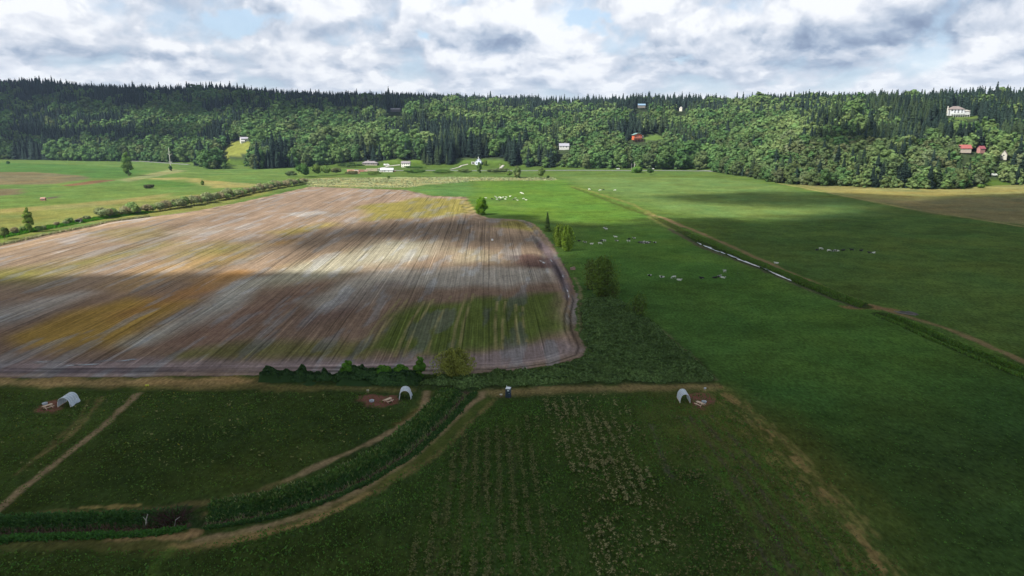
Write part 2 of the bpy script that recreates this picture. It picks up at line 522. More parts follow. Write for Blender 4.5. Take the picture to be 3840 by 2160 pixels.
# features of the valley floor (photo pixels -> metres on the ground)
DITCH_A = GP([(1745, 1466), (1700, 1520), (1640, 1580), (1520, 1690), (1360, 1785), (1200, 1855), (1000, 1915), (840, 1940), (775, 1948)])
DITCH_B = GP([(700, 1950), (600, 1962), (420, 1972), (240, 1978), (70, 1985), (-150, 1995)])
DITCH_R1 = GP([(2560, 868), (2640, 915), (2760, 962), (2900, 1018), (3050, 1080), (3150, 1118), (3235, 1148)])
DITCH_R2 = GP([(3310, 1180), (3400, 1215), (3520, 1272), (3700, 1345), (3900, 1430), (4200, 1560)])
DITCH_R0 = GP([(2148, 702), (2250, 740), (2360, 782), (2450, 812), (2560, 868)])
def floor_z(x, y):
    z = (fbm(x / 26, y / 26, 3) - .5) * .5
    for P, w, dep in ((DITCH_A, 3.2, .8), (DITCH_B, 3.2, .8), (DITCH_R1, 2.6, 1.0), (DITCH_R2, 2.6, 1.3), (DITCH_R0, 2.2, .6)):
        d = dpoly(x, y, P, 12)
        z = z - dep * (1 - ss(d, w * .2, w * .95))
    return z
def ground_z(x, y):
    x = np.atleast_1d(np.asarray(x, float)); y = np.atleast_1d(np.asarray(y, float))
    az = np.arctan2(x, y); r = np.hypot(x, y)
    rf = np.interp(az, foot_az, foot_r)
    return np.where(r < rf, floor_z(x, y), hill_z(x, y))
def P3(u, v):
    """the point of the terrain seen at photo pixel (u, v)"""
    d = ray(u, v); hh = hypot(d[0], d[1])
    x, y = None, None
    rr = np.arange(60, 3200, 1.0)
    xs = d[0] / hh * rr; ys = d[1] / hh * rr; zs = H + d[2] / hh * rr
    g = ground_z(xs, ys)
    k = np.argmax(zs <= g)
    if zs[k] > g[k]: k = len(rr) - 1
    return float(xs[k]), float(ys[k]), float(g[k])

# ------------------------------------------------------------------ painting the valley floor
FIELD = GP([(-700, 1000), (0, 921), (150, 886), (298, 857), (410, 832), (600, 808), (745, 790), (960, 746), (1165, 700), (1370, 707), (1519, 712), (1612, 734), (1748, 738),
            (1772, 775), (1790, 803), (1830, 817), (1920, 822), (1965, 825), (2005, 840), (2032, 865), (2069, 913), (2099, 965), (2136, 1029), (2158, 1088), (2168, 1130), (2158, 1185),
            (2162, 1237), (2195, 1300), (2185, 1335), (2080, 1368), (1900, 1392), (1650, 1402), (1200, 1406), (700, 1412), (0, 1418), (-900, 1425)])
C = {}
def add_patch(lst, col, pts, w, soft, amt=1.0, seed=0, wob=None): lst.append((np.array(col), GP(pts), w, soft, amt, seed, wob))
def add_area(lst, col, pts, soft, amt=1.0, seed=0, wob=None): lst.append((np.array(col), GP(pts), None, soft, amt, seed, wob))

def apply(lst, x, y, col):
    for c, P, w, soft, amt, seed, wob in lst:
        mg = (w or 0) + soft * 2 + (wob or soft) * 2
        m = (x > P[:, 0].min() - mg) & (x < P[:, 0].max() + mg) & (y > P[:, 1].min() - mg) & (y < P[:, 1].max() + mg)
        if not m.any(): continue
        xx, yy = x[m], y[m]
        wb = wob if wob is not None else soft
        nz = (fbm(xx / (soft * 1.7 + .5), yy / (soft * 4 + 1.0), seed + 7, 4) - .5) * 2 * wb
        d = (dpoly(xx, yy, P, mg * 1.5) - w) if w is not None else sdist(xx, yy, P, mg * 1.5 + 5)
        a = (amt * (1 - ss(d + nz, -soft, soft)))[:, None]
        col[m] = col[m] * (1 - a) + c * a
    return col

paint_base, paint_field, paint_lines = [], [], []
# --- wide areas (outside the ploughed field)
A = add_area; B = paint_base
A(B, LIT(122, 152, 84), [(-800, 600), (1100, 600), (1120, 690), (760, 790), (0, 920), (-900, 1000)], 12, 1, 1)                       # left meadow
A(B, LIT(158, 162, 96), [(-600, 870), (0, 790), (250, 775), (500, 745), (800, 725), (1010, 690), (1090, 700), (760, 790), (300, 845), (0, 905)], 10, .9, 2)
A(B, LIT(172, 165, 112), [(0, 785), (330, 760), (650, 722), (640, 735), (330, 778), (0, 800)], 8, .8, 3)
A(B, LIT(186, 178, 118), [(560, 668), (700, 665), (830, 682), (980, 690), (960, 702), (800, 705), (740, 690), (600, 676)], 8, .9, 4)
A(B, LIT(96, 140, 66), [(540, 680), (700, 670), (760, 690), (700, 700), (620, 704), (500, 695)], 8, .6, 4)
A(B, LIT(96, 140, 74), [(200, 615), (480, 628), (560, 642), (480, 668), (300, 668), (-400, 640), (-400, 600)], 12, .8, 5)
A(B, LIT(148, 132, 108), [(-300, 645), (130, 645), (320, 660), (330, 672), (200, 690), (-400, 700)], 7, .85, 6)
A(B, LIT(150, 112, 92), [(230, 695), (380, 674), (440, 675), (330, 692), (260, 698)], 4, .9, 7)
A(B, LIT(142, 122, 104), [(-300, 710), (100, 708), (60, 730), (-300, 750)], 6, .8, 8)
A(B, LIT(120, 105, 98), [(170, 742), (225, 733), (215, 742), (180, 748)], 2.5, .9, 8)
A(B, LIT(196, 188, 145), [(440, 675), (560, 652), (640, 634), (700, 640), (560, 668), (480, 682)], 5, .55, 9)
A(B, LIT(196, 192, 142), [(1130, 672), (1250, 666), (1700, 664), (2050, 668), (2080, 676), (1780, 677), (1700, 682), (1600, 695), (1500, 704), (1170, 700)], 7, .85, 10, 12)
A(B, LIT(110, 152, 88), [(1520, 706), (1600, 694), (1770, 680), (1790, 735), (1700, 735), (1610, 730)], 9, .8, 11)
A(B, LIT(112, 152, 66), [(1770, 680), (2090, 676), (2200, 700), (2450, 810), (2300, 840), (1960, 815), (1800, 800)], 18, .9, 12)
A(B, LIT(128, 156, 92), [(2100, 662), (2700, 668), (2930, 700), (3400, 800), (3000, 830), (2700, 820), (2500, 790), (2200, 700)], 16, .9, 13)
A(B, LIT(118, 132, 84), [(1790, 745), (1950, 745), (2000, 790), (1900, 790)], 10, .35, 14)
A(B, LIT(172, 168, 112), [(2960, 690), (3500, 708), (3840, 690), (4400, 690), (4400, 900), (3840, 845), (3500, 800), (3200, 742)], 8, .95, 15)
A(B, LIT(168, 158, 95), [(3050, 712), (3500, 725), (3800, 712), (3820, 722), (3500, 742), (3250, 735)], 10, .5, 16)
A(B, SHD(86, 84, 62), [(3250, 750), (3900, 740), (3900, 850), (3500, 800)], 10, .7, 16)
# right pasture under cloud
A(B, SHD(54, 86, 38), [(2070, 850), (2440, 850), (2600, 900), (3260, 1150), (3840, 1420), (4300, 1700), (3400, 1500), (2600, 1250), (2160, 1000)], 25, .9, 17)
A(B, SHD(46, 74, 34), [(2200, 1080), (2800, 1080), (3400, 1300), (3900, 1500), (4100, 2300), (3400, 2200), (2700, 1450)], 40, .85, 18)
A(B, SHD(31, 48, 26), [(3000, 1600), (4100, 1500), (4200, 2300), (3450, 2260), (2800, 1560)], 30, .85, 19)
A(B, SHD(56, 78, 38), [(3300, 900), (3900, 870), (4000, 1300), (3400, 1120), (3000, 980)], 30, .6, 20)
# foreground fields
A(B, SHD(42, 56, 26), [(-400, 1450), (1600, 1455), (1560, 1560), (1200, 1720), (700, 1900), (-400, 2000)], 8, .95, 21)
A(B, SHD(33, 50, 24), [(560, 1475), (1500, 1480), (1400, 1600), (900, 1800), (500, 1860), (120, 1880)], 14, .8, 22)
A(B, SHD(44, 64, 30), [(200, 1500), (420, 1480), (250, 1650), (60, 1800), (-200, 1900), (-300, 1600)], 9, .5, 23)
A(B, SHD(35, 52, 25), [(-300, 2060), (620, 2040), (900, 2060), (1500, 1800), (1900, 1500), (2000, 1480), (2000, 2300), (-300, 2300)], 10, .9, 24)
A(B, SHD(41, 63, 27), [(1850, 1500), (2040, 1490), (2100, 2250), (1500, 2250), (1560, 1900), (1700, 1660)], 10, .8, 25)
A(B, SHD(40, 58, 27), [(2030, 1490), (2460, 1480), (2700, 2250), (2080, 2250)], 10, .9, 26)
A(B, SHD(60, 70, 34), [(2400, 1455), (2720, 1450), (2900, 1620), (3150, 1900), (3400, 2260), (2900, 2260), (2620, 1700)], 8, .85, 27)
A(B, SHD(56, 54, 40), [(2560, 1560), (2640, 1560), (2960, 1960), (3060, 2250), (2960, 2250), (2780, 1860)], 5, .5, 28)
# headland strips
A(B, SHD(112, 98, 68), [(-500, 1420), (700, 1418), (960, 1418), (1000, 1445), (700, 1452), (300, 1447), (-500, 1450)], 2.2, .95, 29)
A(B, SHD(96, 88, 56), [(980, 1444), (1560, 1458), (1560, 1466), (900, 1462), (500, 1456)], 1.8, .6, 30)
A(B, SHD(100, 90, 62), [(1780, 1468), (1850, 1455), (2100, 1446), (2690, 1440), (2720, 1456), (2500, 1462), (2100, 1470), (1860, 1490)], 2.0, .85, 31)
A(B, SHD(86, 74, 44), [(1590, 1466), (1620, 1470), (1590, 1540), (1500, 1600), (1480, 1590), (1560, 1530)], 1.5, .8, 31)
# --- the ploughed field
Fd = paint_field
BR = LIT(176, 152, 132)
A(Fd, SHD(92, 78, 66), [(-900, 1080), (300, 1100), (960, 1040), (1400, 1080), (2170, 1020), (2230, 1420), (-900, 1440)], 30, .9, 40)
A(Fd, LIT(184, 158, 140), [(900, 770), (1200, 700), (1600, 735), (1760, 740), (1700, 760), (1300, 770), (1000, 860), (700, 900)], 14, .7, 41)
A(Fd, LIT(200, 170, 140), [(-500, 960), (0, 925), (420, 835), (760, 795), (780, 800), (430, 850), (0, 950), (-400, 1010)], 5, .8, 42)
A(Fd, LIT(150, 148, 72), [(0, 1010), (200, 990), (620, 905), (690, 915), (420, 980), (140, 1065), (-200, 1080), (-300, 1040)], 14, .85, 43)
A(Fd, LIT(158, 150, 80), [(660, 950), (820, 905), (960, 915), (900, 970), (760, 1000)], 12, .8, 44)
A(Fd, LIT(160, 152, 92), [(330, 870), (560, 850), (700, 880), (500, 910)], 12, .5, 45)
A(Fd, LIT(166, 158, 70), [(1360, 775), (1560, 742), (1765, 745), (1790, 800), (1680, 815), (1400, 825)], 9, .85, 46)
A(Fd, LIT(176, 160, 76), [(1040, 870), (1230, 835), (1260, 845), (1060, 890)], 8, .75, 47)
A(Fd, LIT(168, 160, 74), [(1880, 826), (1975, 828), (2010, 850), (2000, 866), (1850, 850)], 6, .8, 47)
A(Fd, LIT(196, 160, 112), [(380, 1075), (560, 1000), (800, 950), (900, 960), (700, 1030), (480, 1100)], 10, .8, 48)
A(Fd, LIT(200, 158, 110), [(1050, 1000), (1300, 935), (1330, 945), (1210, 985), (1080, 1010)], 7, .75, 49)
A(Fd, LIT(190, 150, 88), [(1000, 910), (1110, 892), (1090, 912), (1010, 925)], 7, .7, 50)
A(Fd, SHD(118, 98, 36), [(30, 1262), (250, 1180), (480, 1120), (600, 1130), (700, 1130), (560, 1260), (460, 1290), (250, 1300), (60, 1280)], 7, .85, 51)
A(Fd, SHD(112, 84, 44), [(430, 1170), (640, 1090), (760, 1060), (900, 1018), (950, 1030), (800, 1090), (640, 1150), (480, 1200)], 6, .75, 52)
A(Fd, LIT(196, 150, 92), [(700, 1050), (900, 1010), (945, 1020), (880, 1055), (760, 1075)], 6, .6, 53)
A(Fd, SHD(114, 117, 112), [(470, 1290), (700, 1180), (860, 1080), (960, 1040), (1020, 1040), (920, 1110), (760, 1210), (560, 1290)], 6, .92, 54)
A(Fd, LIT(205, 200, 178), [(900, 1060), (1060, 1000), (1300, 950), (1450, 905), (1620, 905), (1600, 960), (1440, 1000), (1200, 1050), (950, 1070)], 12, .85, 55)
A(Fd, LIT(198, 190, 160), [(1700, 930), (1830, 940), (1860, 980), (1740, 985)], 8, .6, 56)
A(Fd, SHD(120, 122, 116), [(1120, 1130), (1400, 1010), (1700, 1010), (2080, 1010), (2080, 1060), (1900, 1078), (1500, 1070), (1300, 1150), (1180, 1170)], 7, .65, 57)
A(Fd, SHD(78, 66, 64), [(1100, 1200), (1400, 1060), (1500, 1060), (1280, 1190), (1120, 1240)], 6, .5, 57)
A(Fd, SHD(108, 110, 108), [(0, 1150), (300, 1090), (330, 1100), (0, 1220), (-300, 1250), (-300, 1200)], 8, .75, 58)
A(Fd, SHD(92, 74, 64), [(600, 1290), (900, 1160), (1150, 1060), (1240, 1060), (1060, 1180), (850, 1290)], 10, .6, 59)
A(Fd, SHD(56, 74, 28), [(1330, 1322), (1480, 1185), (1600, 1140), (1780, 1112), (1900, 1120), (2080, 1100), (2110, 1160), (2105, 1230), (1950, 1300), (1650, 1322)], 6, .95, 60)
A(Fd, SHD(80, 76, 38), [(1560, 1200), (1700, 1150), (1720, 1200), (1600, 1280)], 5, .25, 60)
A(Fd, SHD(66, 76, 32), [(640, 1330), (900, 1285), (1120, 1280), (1330, 1290), (1340, 1335), (1000, 1345), (680, 1345)], 6, .7, 61)
A(Fd, SHD(58, 42, 44), [(1900, 960), (2000, 950), (2070, 975), (2060, 1000), (1960, 1010)], 4, .7, 62)
A(Fd, SHD(96, 88, 90), [(-600, 1370), (600, 1345), (1300, 1350), (1800, 1330), (2100, 1280), (2180, 1310), (2060, 1360), (1500, 1395), (-600, 1412)], 4, .85, 63)
A(Fd, SHD(62, 60, 68), [(-400, 1385), (400, 1378), (700, 1390), (400, 1402), (-400, 1405)], 3, .7, 64)
A(Fd, LIT(200, 190, 190), [(210, 905), (280, 880), (330, 870), (300, 900), (240, 912)], 4, .7, 65)
A(Fd, LIT(196, 186, 180), [(1050, 800), (1200, 790), (1240, 800), (1120, 812)], 4, .7, 66)
A(Fd, LIT(200, 190, 182), [(600, 870), (760, 850), (900, 850), (820, 875), (640, 890)], 6, .45, 67)
A(Fd, SHD(80, 74, 80), [(2020, 900), (2060, 930), (2110, 1010), (2140, 1090), (2130, 1130), (2100, 1060), (2060, 980), (2010, 920)], 1.5, .85, 68)
# --- lines and tracks
Ln = paint_lines; Q_ = add_patch
TAN = SHD(104, 93, 74); TAN2 = SHD(92, 84, 58)
Q_(Ln, TAN, [(515, 1478), (460, 1530), (380, 1600), (280, 1680), (180, 1760), (90, 1830), (0, 1905), (-120, 2000)], .75, .5, .9, 70, .5)
Q_(Ln, TAN2, [(380, 1490), (330, 1560), (250, 1640), (150, 1710)], .6, .6, .6, 71, .7)
Q_(Ln, TAN2, [(330, 1500), (300, 1570), (220, 1640), (60, 1780)], .4, .5, .4, 72, .6)
Q_(Ln, TAN, [(1600, 1470), (1592, 1520), (1545, 1570), (1440, 1632), (1330, 1685), (1180, 1752), (1080, 1800)], .7, .6, .85, 73, .6)
Q_(Ln, TAN2, [(1080, 1800), (960, 1845), (820, 1880), (600, 1905), (380, 1925), (130, 1930), (0, 1950), (-100, 1975)], .7, .8, .55, 74, 1)
Q_(Ln, SHD(125, 112, 74), [(300, 1905), (420, 1902), (520, 1895)], .5, .5, .6, 75, .8)
Q_(Ln, SHD(120, 104, 72), [(370, 1935), (500, 1925), (640, 1912)], .5, .5, .7, 75, .8)
Q_(Ln, TAN, [(1812, 1470), (1806, 1490), (1760, 1520), (1690, 1585), (1600, 1665), (1500, 1745), (1400, 1808), (1300, 1862), (1180, 1918), (1000, 1975), (850, 2010), (740, 2030)], .85, .6, .95, 76, .6)
Q_(Ln, TAN2, [(1850, 1500), (1700, 1650), (1600, 1730), (1480, 1800), (1400, 1850)], .5, .7, .6, 77, .9)
Q_(Ln, SHD(116, 100, 70), [(1380, 1850), (1290, 1895), (1180, 1945), (1060, 1985), (950, 2010), (820, 2038), (650, 2050)], .6, .6, .9, 78, .7)
Q_(Ln, SHD(80, 76, 46), [(1560, 1740), (1400, 1835), (1280, 1885), (1100, 1955), (960, 2000), (800, 2030)], 1.2, .9, .5, 79, 1)
Q_(Ln, SHD(64, 74, 36), [(1820, 1500), (1700, 1610), (1600, 1700), (1450, 1800)], 1.2, 1.2, .45, 78, 1)
Q_(Ln, SHD(118, 100, 74), [(760, 1925), (732, 1965), (735, 2000), (700, 2010), (560, 2012), (420, 2022)], .7, .6, .8, 80, .8)
Q_(Ln, SHD(84, 80, 50), [(-200, 2045), (200, 2035), (600, 2050), (800, 2040)], 1.5, 1.5, .4, 81, 1.5)
Q_(Ln, SHD(56, 78, 36), [(640, 2060), (590, 2110), (550, 2170)], .7, .7, .8, 82, .6)
# right plot border and rows
Q_(Ln, SHD(112, 96, 66), [(2690, 1450), (2760, 1510), (2860, 1595), (2960, 1700), (3060, 1810), (3160, 1930), (3260, 2060), (3350, 2200)], .28, .45, .65, 83, 2.2)
Q_(Ln, SHD(78, 84, 48), [(2720, 1460), (2800, 1530), (2960, 1670), (3140, 1880), (3260, 2030)], .8, .8, .35, 84, 1.6)
for k, o in enumerate((-70, -48, -20, 26, 44)):
    Q_(Ln, SHD(98, 92, 58), [(2690 + o, 1462), (2860 + o * 1.15, 1605), (3060 + o * 1.4, 1820), (3160 + o * 1.6, 1940), (3350 + o * 2, 2200)], .18, .35, .45, 120 + k, 1.2)
for k, (a, b) in enumerate([(2545, 2820), (2585, 2900), (2625, 2990), (2668, 3080)]):
    Q_(Ln, SHD(60, 58, 54), [(a, 1560), (a + (b - a) * .45, 1760), (b, 2010), (b + 120, 2200)], .2, .25, .55, 85 + k, .7)
    Q_(Ln, SHD(50, 78, 32), [(a + 22, 1560), (a + 22 + (b - a) * .47, 1760), (b + 30, 2010), (b + 155, 2200)], .3, .4, .7, 135 + k, .8)
Q_(Ln, SHD(70, 68, 66), [(2440, 1590), (2470, 1680), (2520, 1790)], .4, .5, .5, 90, .9)
for k, u0 in enumerate((1745, 1790, 1835, 1880, 1925)):       # crop rows seen end on
    Q_(Ln, SHD(64, 64, 46), [(u0, 1640), (1920 + (u0 - 1920) * 1.35, 1850), (1920 + (u0 - 1920) * 1.8, 2200)], .35, .5, .35, 92 + k, 1.0)
# right-hand ditch and farm track
TR = SHD(96, 84, 64)
Q_(Ln, LIT(170, 160, 100), [(2145, 700), (2200, 712), (2280, 738), (2370, 765), (2450, 805)], 1.6, 1.5, .6, 100, 1.5)
Q_(Ln, LIT(190, 165, 125), [(2420, 800), (2450, 808), (2500, 820), (2560, 850)], 1.8, 1.2, .8, 101, 1.5)
Q_(Ln, TR, [(2500, 822), (2600, 862), (2700, 905), (2880, 985), (3000, 1040), (3100, 1082), (3200, 1122), (3300, 1155), (3420, 1190), (3560, 1235), (3700, 1295), (3860, 1365), (4200, 1520)], 1.4, 1.0, .85, 102, 1.2)
Q_(Ln, SHD(96, 78, 58), [(3180, 1152), (3260, 1150), (3340, 1162)], 2.0, 1.2, .8, 103, 1.5)
Q_(Ln, LIT(200, 188, 130), [(2920, 688), (3000, 702), (3200, 742), (3400, 781), (3600, 812), (3840, 850), (4200, 905)], 1.4, 1.2, .8, 104, 1.6)
Q_(Ln, LIT(186, 178, 116), [(3000, 690), (3250, 697), (3480, 708), (3600, 712)], 2.2, 1.5, .5, 105, 3)
Q_(Ln, LIT(190, 188, 120), [(2440, 812), (2490, 842), (2530, 860)], 2.5, 2, .5, 106, 2)
Q_(Ln, SHD(62, 58, 52), [(2510, 858), (2560, 886), (2640, 930), (2760, 974), (2870, 1016), (3000, 1070), (3120, 1118), (3220, 1152)], 1.5, 1.0, .85, 112, 1.2)
# rough grass along the left of the ploughed field
Q_(Ln, LIT(78, 122, 44), [(-300, 950), (0, 890), (200, 850), (400, 815), (560, 795)], 5, 2.5, .9, 107, 2)
Q_(Ln, LIT(150, 138, 108), [(-300, 985), (0, 918), (150, 883), (298, 854), (410, 829), (560, 812)], 1.2, 1.2, .7, 108, 1.4)
Q_(Ln, LIT(196, 186, 130), [(560, 652), (700, 648), (900, 652), (1050, 655)], 1.5, 1.5, .5, 109, 3)
# dry edge between brambles and pasture
Q_(Ln, SHD(110, 104, 84), [(2480, 1235), (2540, 1290), (2600, 1340), (2680, 1425)], .5, .5, .6, 110, .9)
Q_(Ln, SHD(104, 98, 80), [(2155, 1040), (2175, 1080), (2180, 1130), (2172, 1180), (2190, 1270)], .5, .5, .6, 111, .8)
MULCH = [GP([(120, 1540), (165, 1515), (205, 1498), (240, 1502), (235, 1530), (215, 1545), (160, 1542)]),
         GP([(1335, 1495), (1375, 1482), (1490, 1482), (1500, 1500), (1488, 1515), (1440, 1524), (1365, 1522)]),
         GP([(2575, 1480), (2600, 1476), (2650, 1476), (2675, 1492), (2672, 1512), (2640, 1534), (2600, 1530), (2590, 1510)])]
BRAMBLE = GP([(2185, 1125), (2260, 1115), (2380, 1150), (2470, 1230), (2560, 1300), (2640, 1370), (2690, 1422), (2660, 1438), (2300, 1438), (1950, 1446), (1800, 1462), (1560, 1452),
              (1500, 1440), (1780, 1405), (2000, 1392), (2160, 1358), (2215, 1318), (2180, 1250), (2172, 1190)])
HEDGE_F = GP([(975, 1432), (980, 1420), (1200, 1410), (1500, 1405), (1600, 1410), (1560, 1450), (1300, 1440)])

def vary(x, y, col, s1=30., s2=6., a1=.22, a2=.20, seed=50):
    n = (fbm(x / s1, y / s1 * 1.8, seed) - .5) * 2 * a1 + (fbm(x / 11, y / 11, seed + 2, 3) - .5) * .25 + (fbm(x / s2, y / s2, seed + 9) - .5) * 2 * a2
    hue = (fbm(x / (s1 * .7), y / (s1 * .7), seed + 31) - .5)
    col = col * (1 + n)[:, None]
    col[:, 0] *= 1 + .35 * hue; col[:, 2] *= 1 - .2 * hue
    return col

def paint(x, y):
    """albedo, row strength and region (0 pasture, 1 ploughed, 2 track, 3 mulch, 4 stubble, 5 plot, 6 ditch) at every point"""
    n = len(x)
    col = np.tile(LIT(112, 140, 74), (n, 1))
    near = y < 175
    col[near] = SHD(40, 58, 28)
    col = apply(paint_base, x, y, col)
    col = vary(x, y, col)
    reg = np.zeros(n, int)
    rowa = np.zeros(n)
    # pale dead grass in the wet corner
    st = sdist(x, y, GP([(1120, 668), (2080, 662), (2090, 680), (1780, 680), (1600, 697), (1500, 708), (1150, 702)]), 60)
    # ploughed
    fd = sdist(x, y, FIELD, 40)
    nb = (fbm(x / 3.0, y / 3.0, 77) - .5) * 2.4
    inside = fd + nb < 0
    if inside.any():
        xi, yi = x[inside], y[inside]
        c = np.tile(BR, (len(xi), 1))
        c = apply(paint_field, xi, yi, c)
        cm_ = c.mean(1, keepdims=True); c = c * .90 + cm_ * .10
        cl = fbm(xi / 1.2, yi / 3.0, 88, 3) - .5
        c = c * (1 + .35 * cl)[:, None]
        # broad mottling drawn out along the rows
        s = fbm((xi - yi * .035) / 9., yi / 70., 81) - .5
        s2 = fbm((xi - yi * .035) / 3.2, yi / 45., 83) - .5
        c = c * (1 + .40 * s + .25 * s2)[:, None]
        w = ss(fbm((xi - yi * .035) / 4., yi / 26., 85), .55, .66)[:, None] * .42
        c = c * (1 - w) + (c.mean(1, keepdims=True) * np.array([[1.42, 1.44, 1.42]])) * w
        di = -fd[inside]
        head = 1 - ss(di, 6, 12)
        lines = (fbm(di * 1.1, (xi + yi) / 60., 87, 3) - .5)
        c = c * np.clip(1 + head * lines * 2.0, .4, 1.7)[:, None]
        yn = (yi < 345)
        col[inside] = c
        rowa[inside] = 1 - .75 * head
    reg[inside] = 1
    # wheel marks across the green corner of the ploughed field and the golden part
    col = apply(paint_lines, x, y, col)
    if (y < 420).any():
        for (a, b) in [((1330, 1345), (1500, 1120)), ((1365, 1345), (1530, 1120)), ((1480, 1340), (1590, 1130)), ((1512, 1340), (1625, 1120)), ((1600, 1330), (1690, 1110)), ((1690, 1330), (1750, 1100)),
                       ((1718, 1330), (1775, 1100)), ((1860, 1310), (1865, 1130)), ((1885, 1310), (1895, 1130)), ((1945, 1290), (1935, 1140)), ((1975, 1280), (1960, 1150))]:
            P = GP([a, ((a[0] * .55 + b[0] * .45) - 6, (a[1] + b[1]) / 2), b])
            d = dpoly(x, y, P, 3)
            m = d < 2
            if m.any():
                aa = (.75 * (1 - ss(d[m], .15, .65)) * ss(fbm(x[m] / 6, y[m] / 12, 91), .25, .5))[:, None]
                col[m] = col[m] * (1 - aa) + SHD(96, 98, 70) * aa
    for P in MULCH:
        d = sdist(x, y, P, 12)
        m = d + (fbm(x / 1.6, y / 1.6, 95) - .5) * 2.4 < 0
        a = (1 - ss(d + (fbm(x / 1.6, y / 1.6, 95) - .5) * 2.4, -.8, .8))[:, None] * .92
        col = col * (1 - a) + (SHD(92, 64, 58) * (0.80 + .3 * fbm(x / 1.2, y / 1.2, 96))[:, None]) * a
        reg[m] = 3
    for P in (BRAMBLE, HEDGE_F):
        d = sdist(x, y, P, 12)
        a = (1 - ss(d + (fbm(x / 3, y / 3, 97) - .5) * 3, -1, 2))[:, None] * .85
        col = col * (1 - a) + SHD(34, 48, 26) * a
    dmin = np.full(n, 1e6)
    for P in (DITCH_A, DITCH_B):
        d = dpoly(x, y, P, 10)
        dn = d + (fbm(x / 2, y / 2, 98) - .5) * 2.
        a = (1 - ss(dn, 1.9, 3.0))[:, None] * .9
        col = col * (1 - a) + SHD(34, 54, 30) * a
        a = (1 - ss(dn, .6, 1.3))[:, None] * .9
        col = col * (1 - a) + SHD(70, 60, 52) * a
        dmin = np.minimum(dmin, dn)
    for P in (DITCH_R1, DITCH_R2):
        d = dpoly(x, y, P, 10)
        dn = d + (fbm(x / 3, y / 3, 99) - .5) * 1.5
        a = (1 - ss(dn, 2.6, 4.0))[:, None] * .9
        col = col * (1 - a) + SHD(34, 50, 24) * a
        dmin = np.minimum(dmin, dn)
    d = dpoly(x, y, DITCH_R0, 10)
    a = (1 - ss(d, 1.6, 3.4))[:, None] * .7
    col = col * (1 - a) + LIT(96, 108, 56) * a
    m = inpoly(x, y, GP([(1120, 668), (2080, 662), (2090, 680), (1780, 680), (1600, 697), (1500, 708), (1150, 702)]))
    reg[m & (reg == 0)] = 4
    m = inpoly(x, y, GP([(1700, 1470), (2720, 1452), (3420, 2300), (1300, 2300), (1560, 1800), (1760, 1560)]))
    reg[m & (reg == 0)] = 5
    reg[(dmin < 2.6) & (reg != 1)] = 6
    # trodden tracks get a surface of their own
    for idx in (0, 3, 7, 9, 11):
        c_, P, w, soft, amt, seed, wob = paint_lines[idx]
        d = dpoly(x, y, P, 5)
        reg[(d + (fbm(x / 1.5, y / 1.5, 60 + idx) - .5) * 1.2 < w + .1) & (reg != 3) & (reg != 1) & (reg != 6)] = 2
    P = [p for p in paint_lines if p[5] == 102][0][1]
    d = dpoly(x, y, P, 6)
    reg[(d + (fbm(x / 2.5, y / 2.5, 61) - .5) * 1.6 < 1.5) & (reg != 1)] = 2
    return np.clip(col, .004, .85), rowa, reg

REGION = {0: ('ground', M_grass), 1: ('ploughed_field', M_plough), 2: ('dirt_track', M_path), 3: ('mulch_patch', M_mulch),
          4: ('dry_grass_field', M_stub), 5: ('crop_plot', M_plot), 6: ('ditch', M_plot)}
parts = {k: [] for k in REGION}
def grid_patch(x0, x1, y0, y1, s, cut=True):
    xs = np.arange(x0, x1 + s * .5, s); ys = np.arange(y0, y1 + s * .5, s)
    X, Y = np.meshgrid(xs, ys)
    # leave out what can never be seen (outside the view fan with a wide margin)
    xf, yf = X.ravel(), Y.ravel()
    keepv = np.abs(xf) < (yf + 25) * .95 + 30
    az = np.arctan2(xf, yf); r = np.hypot(xf, yf)
    rf = np.interp(az, foot_az, foot_r)
    keepv &= (r < rf + 3 * s + 8)
    nx, ny = len(xs), len(ys)
    idx = np.arange(nx * ny).reshape(ny, nx)
    q = np.stack([idx[:-1, :-1], idx[:-1, 1:], idx[1:, 1:], idx[1:, :-1]], -1).reshape(-1, 4)
    q = q[keepv[q].all(1)]
    used = np.unique(q)
    remap = -np.ones(nx * ny, int); remap[used] = np.arange(len(used))
    q = remap[q]; xu, yu = xf[used], yf[used]
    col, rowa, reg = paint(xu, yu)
    z = ground_z(xu, yu)
    z = np.where(np.hypot(xu, yu) > np.interp(np.arctan2(xu, yu), foot_az, foot_r), floor_z(xu, yu), z)
    V = np.stack([xu, yu, z], 1); T = np.hstack([col, rowa[:, None]])
    fr = reg[q[:, 0]]
    for k in REGION:
        qq = q[fr == k]
        if len(qq) == 0: continue
        u = np.unique(qq); rm = -np.ones(len(V), int); rm[u] = np.arange(len(u))
        parts[k].append((V[u], rm[qq], T[u]))
grid_patch(-150, 150, 60, 145, .25)
grid_patch(-260, 260, 145, 300, .5)
grid_patch(-420, 420, 300, 460, 1.0)
grid_patch(-1000, 1000, 460, 1400, 2.5)
# coarser ground beside the near strips
for k, (nm, mt) in REGION.items():
    if not parts[k]: continue
    off, Vs, Qs, Ts = 0, [], [], []
    for v, q, t in parts[k]:
        Vs.append(v); Qs.append(q + off); Ts.append(t); off += len(v)
    me = mesh_np(nm, np.vstack(Vs), np.vstack(Qs), mt, np.vstack(Ts), smooth=True)
    tag(link(nm, me), kind='structure')
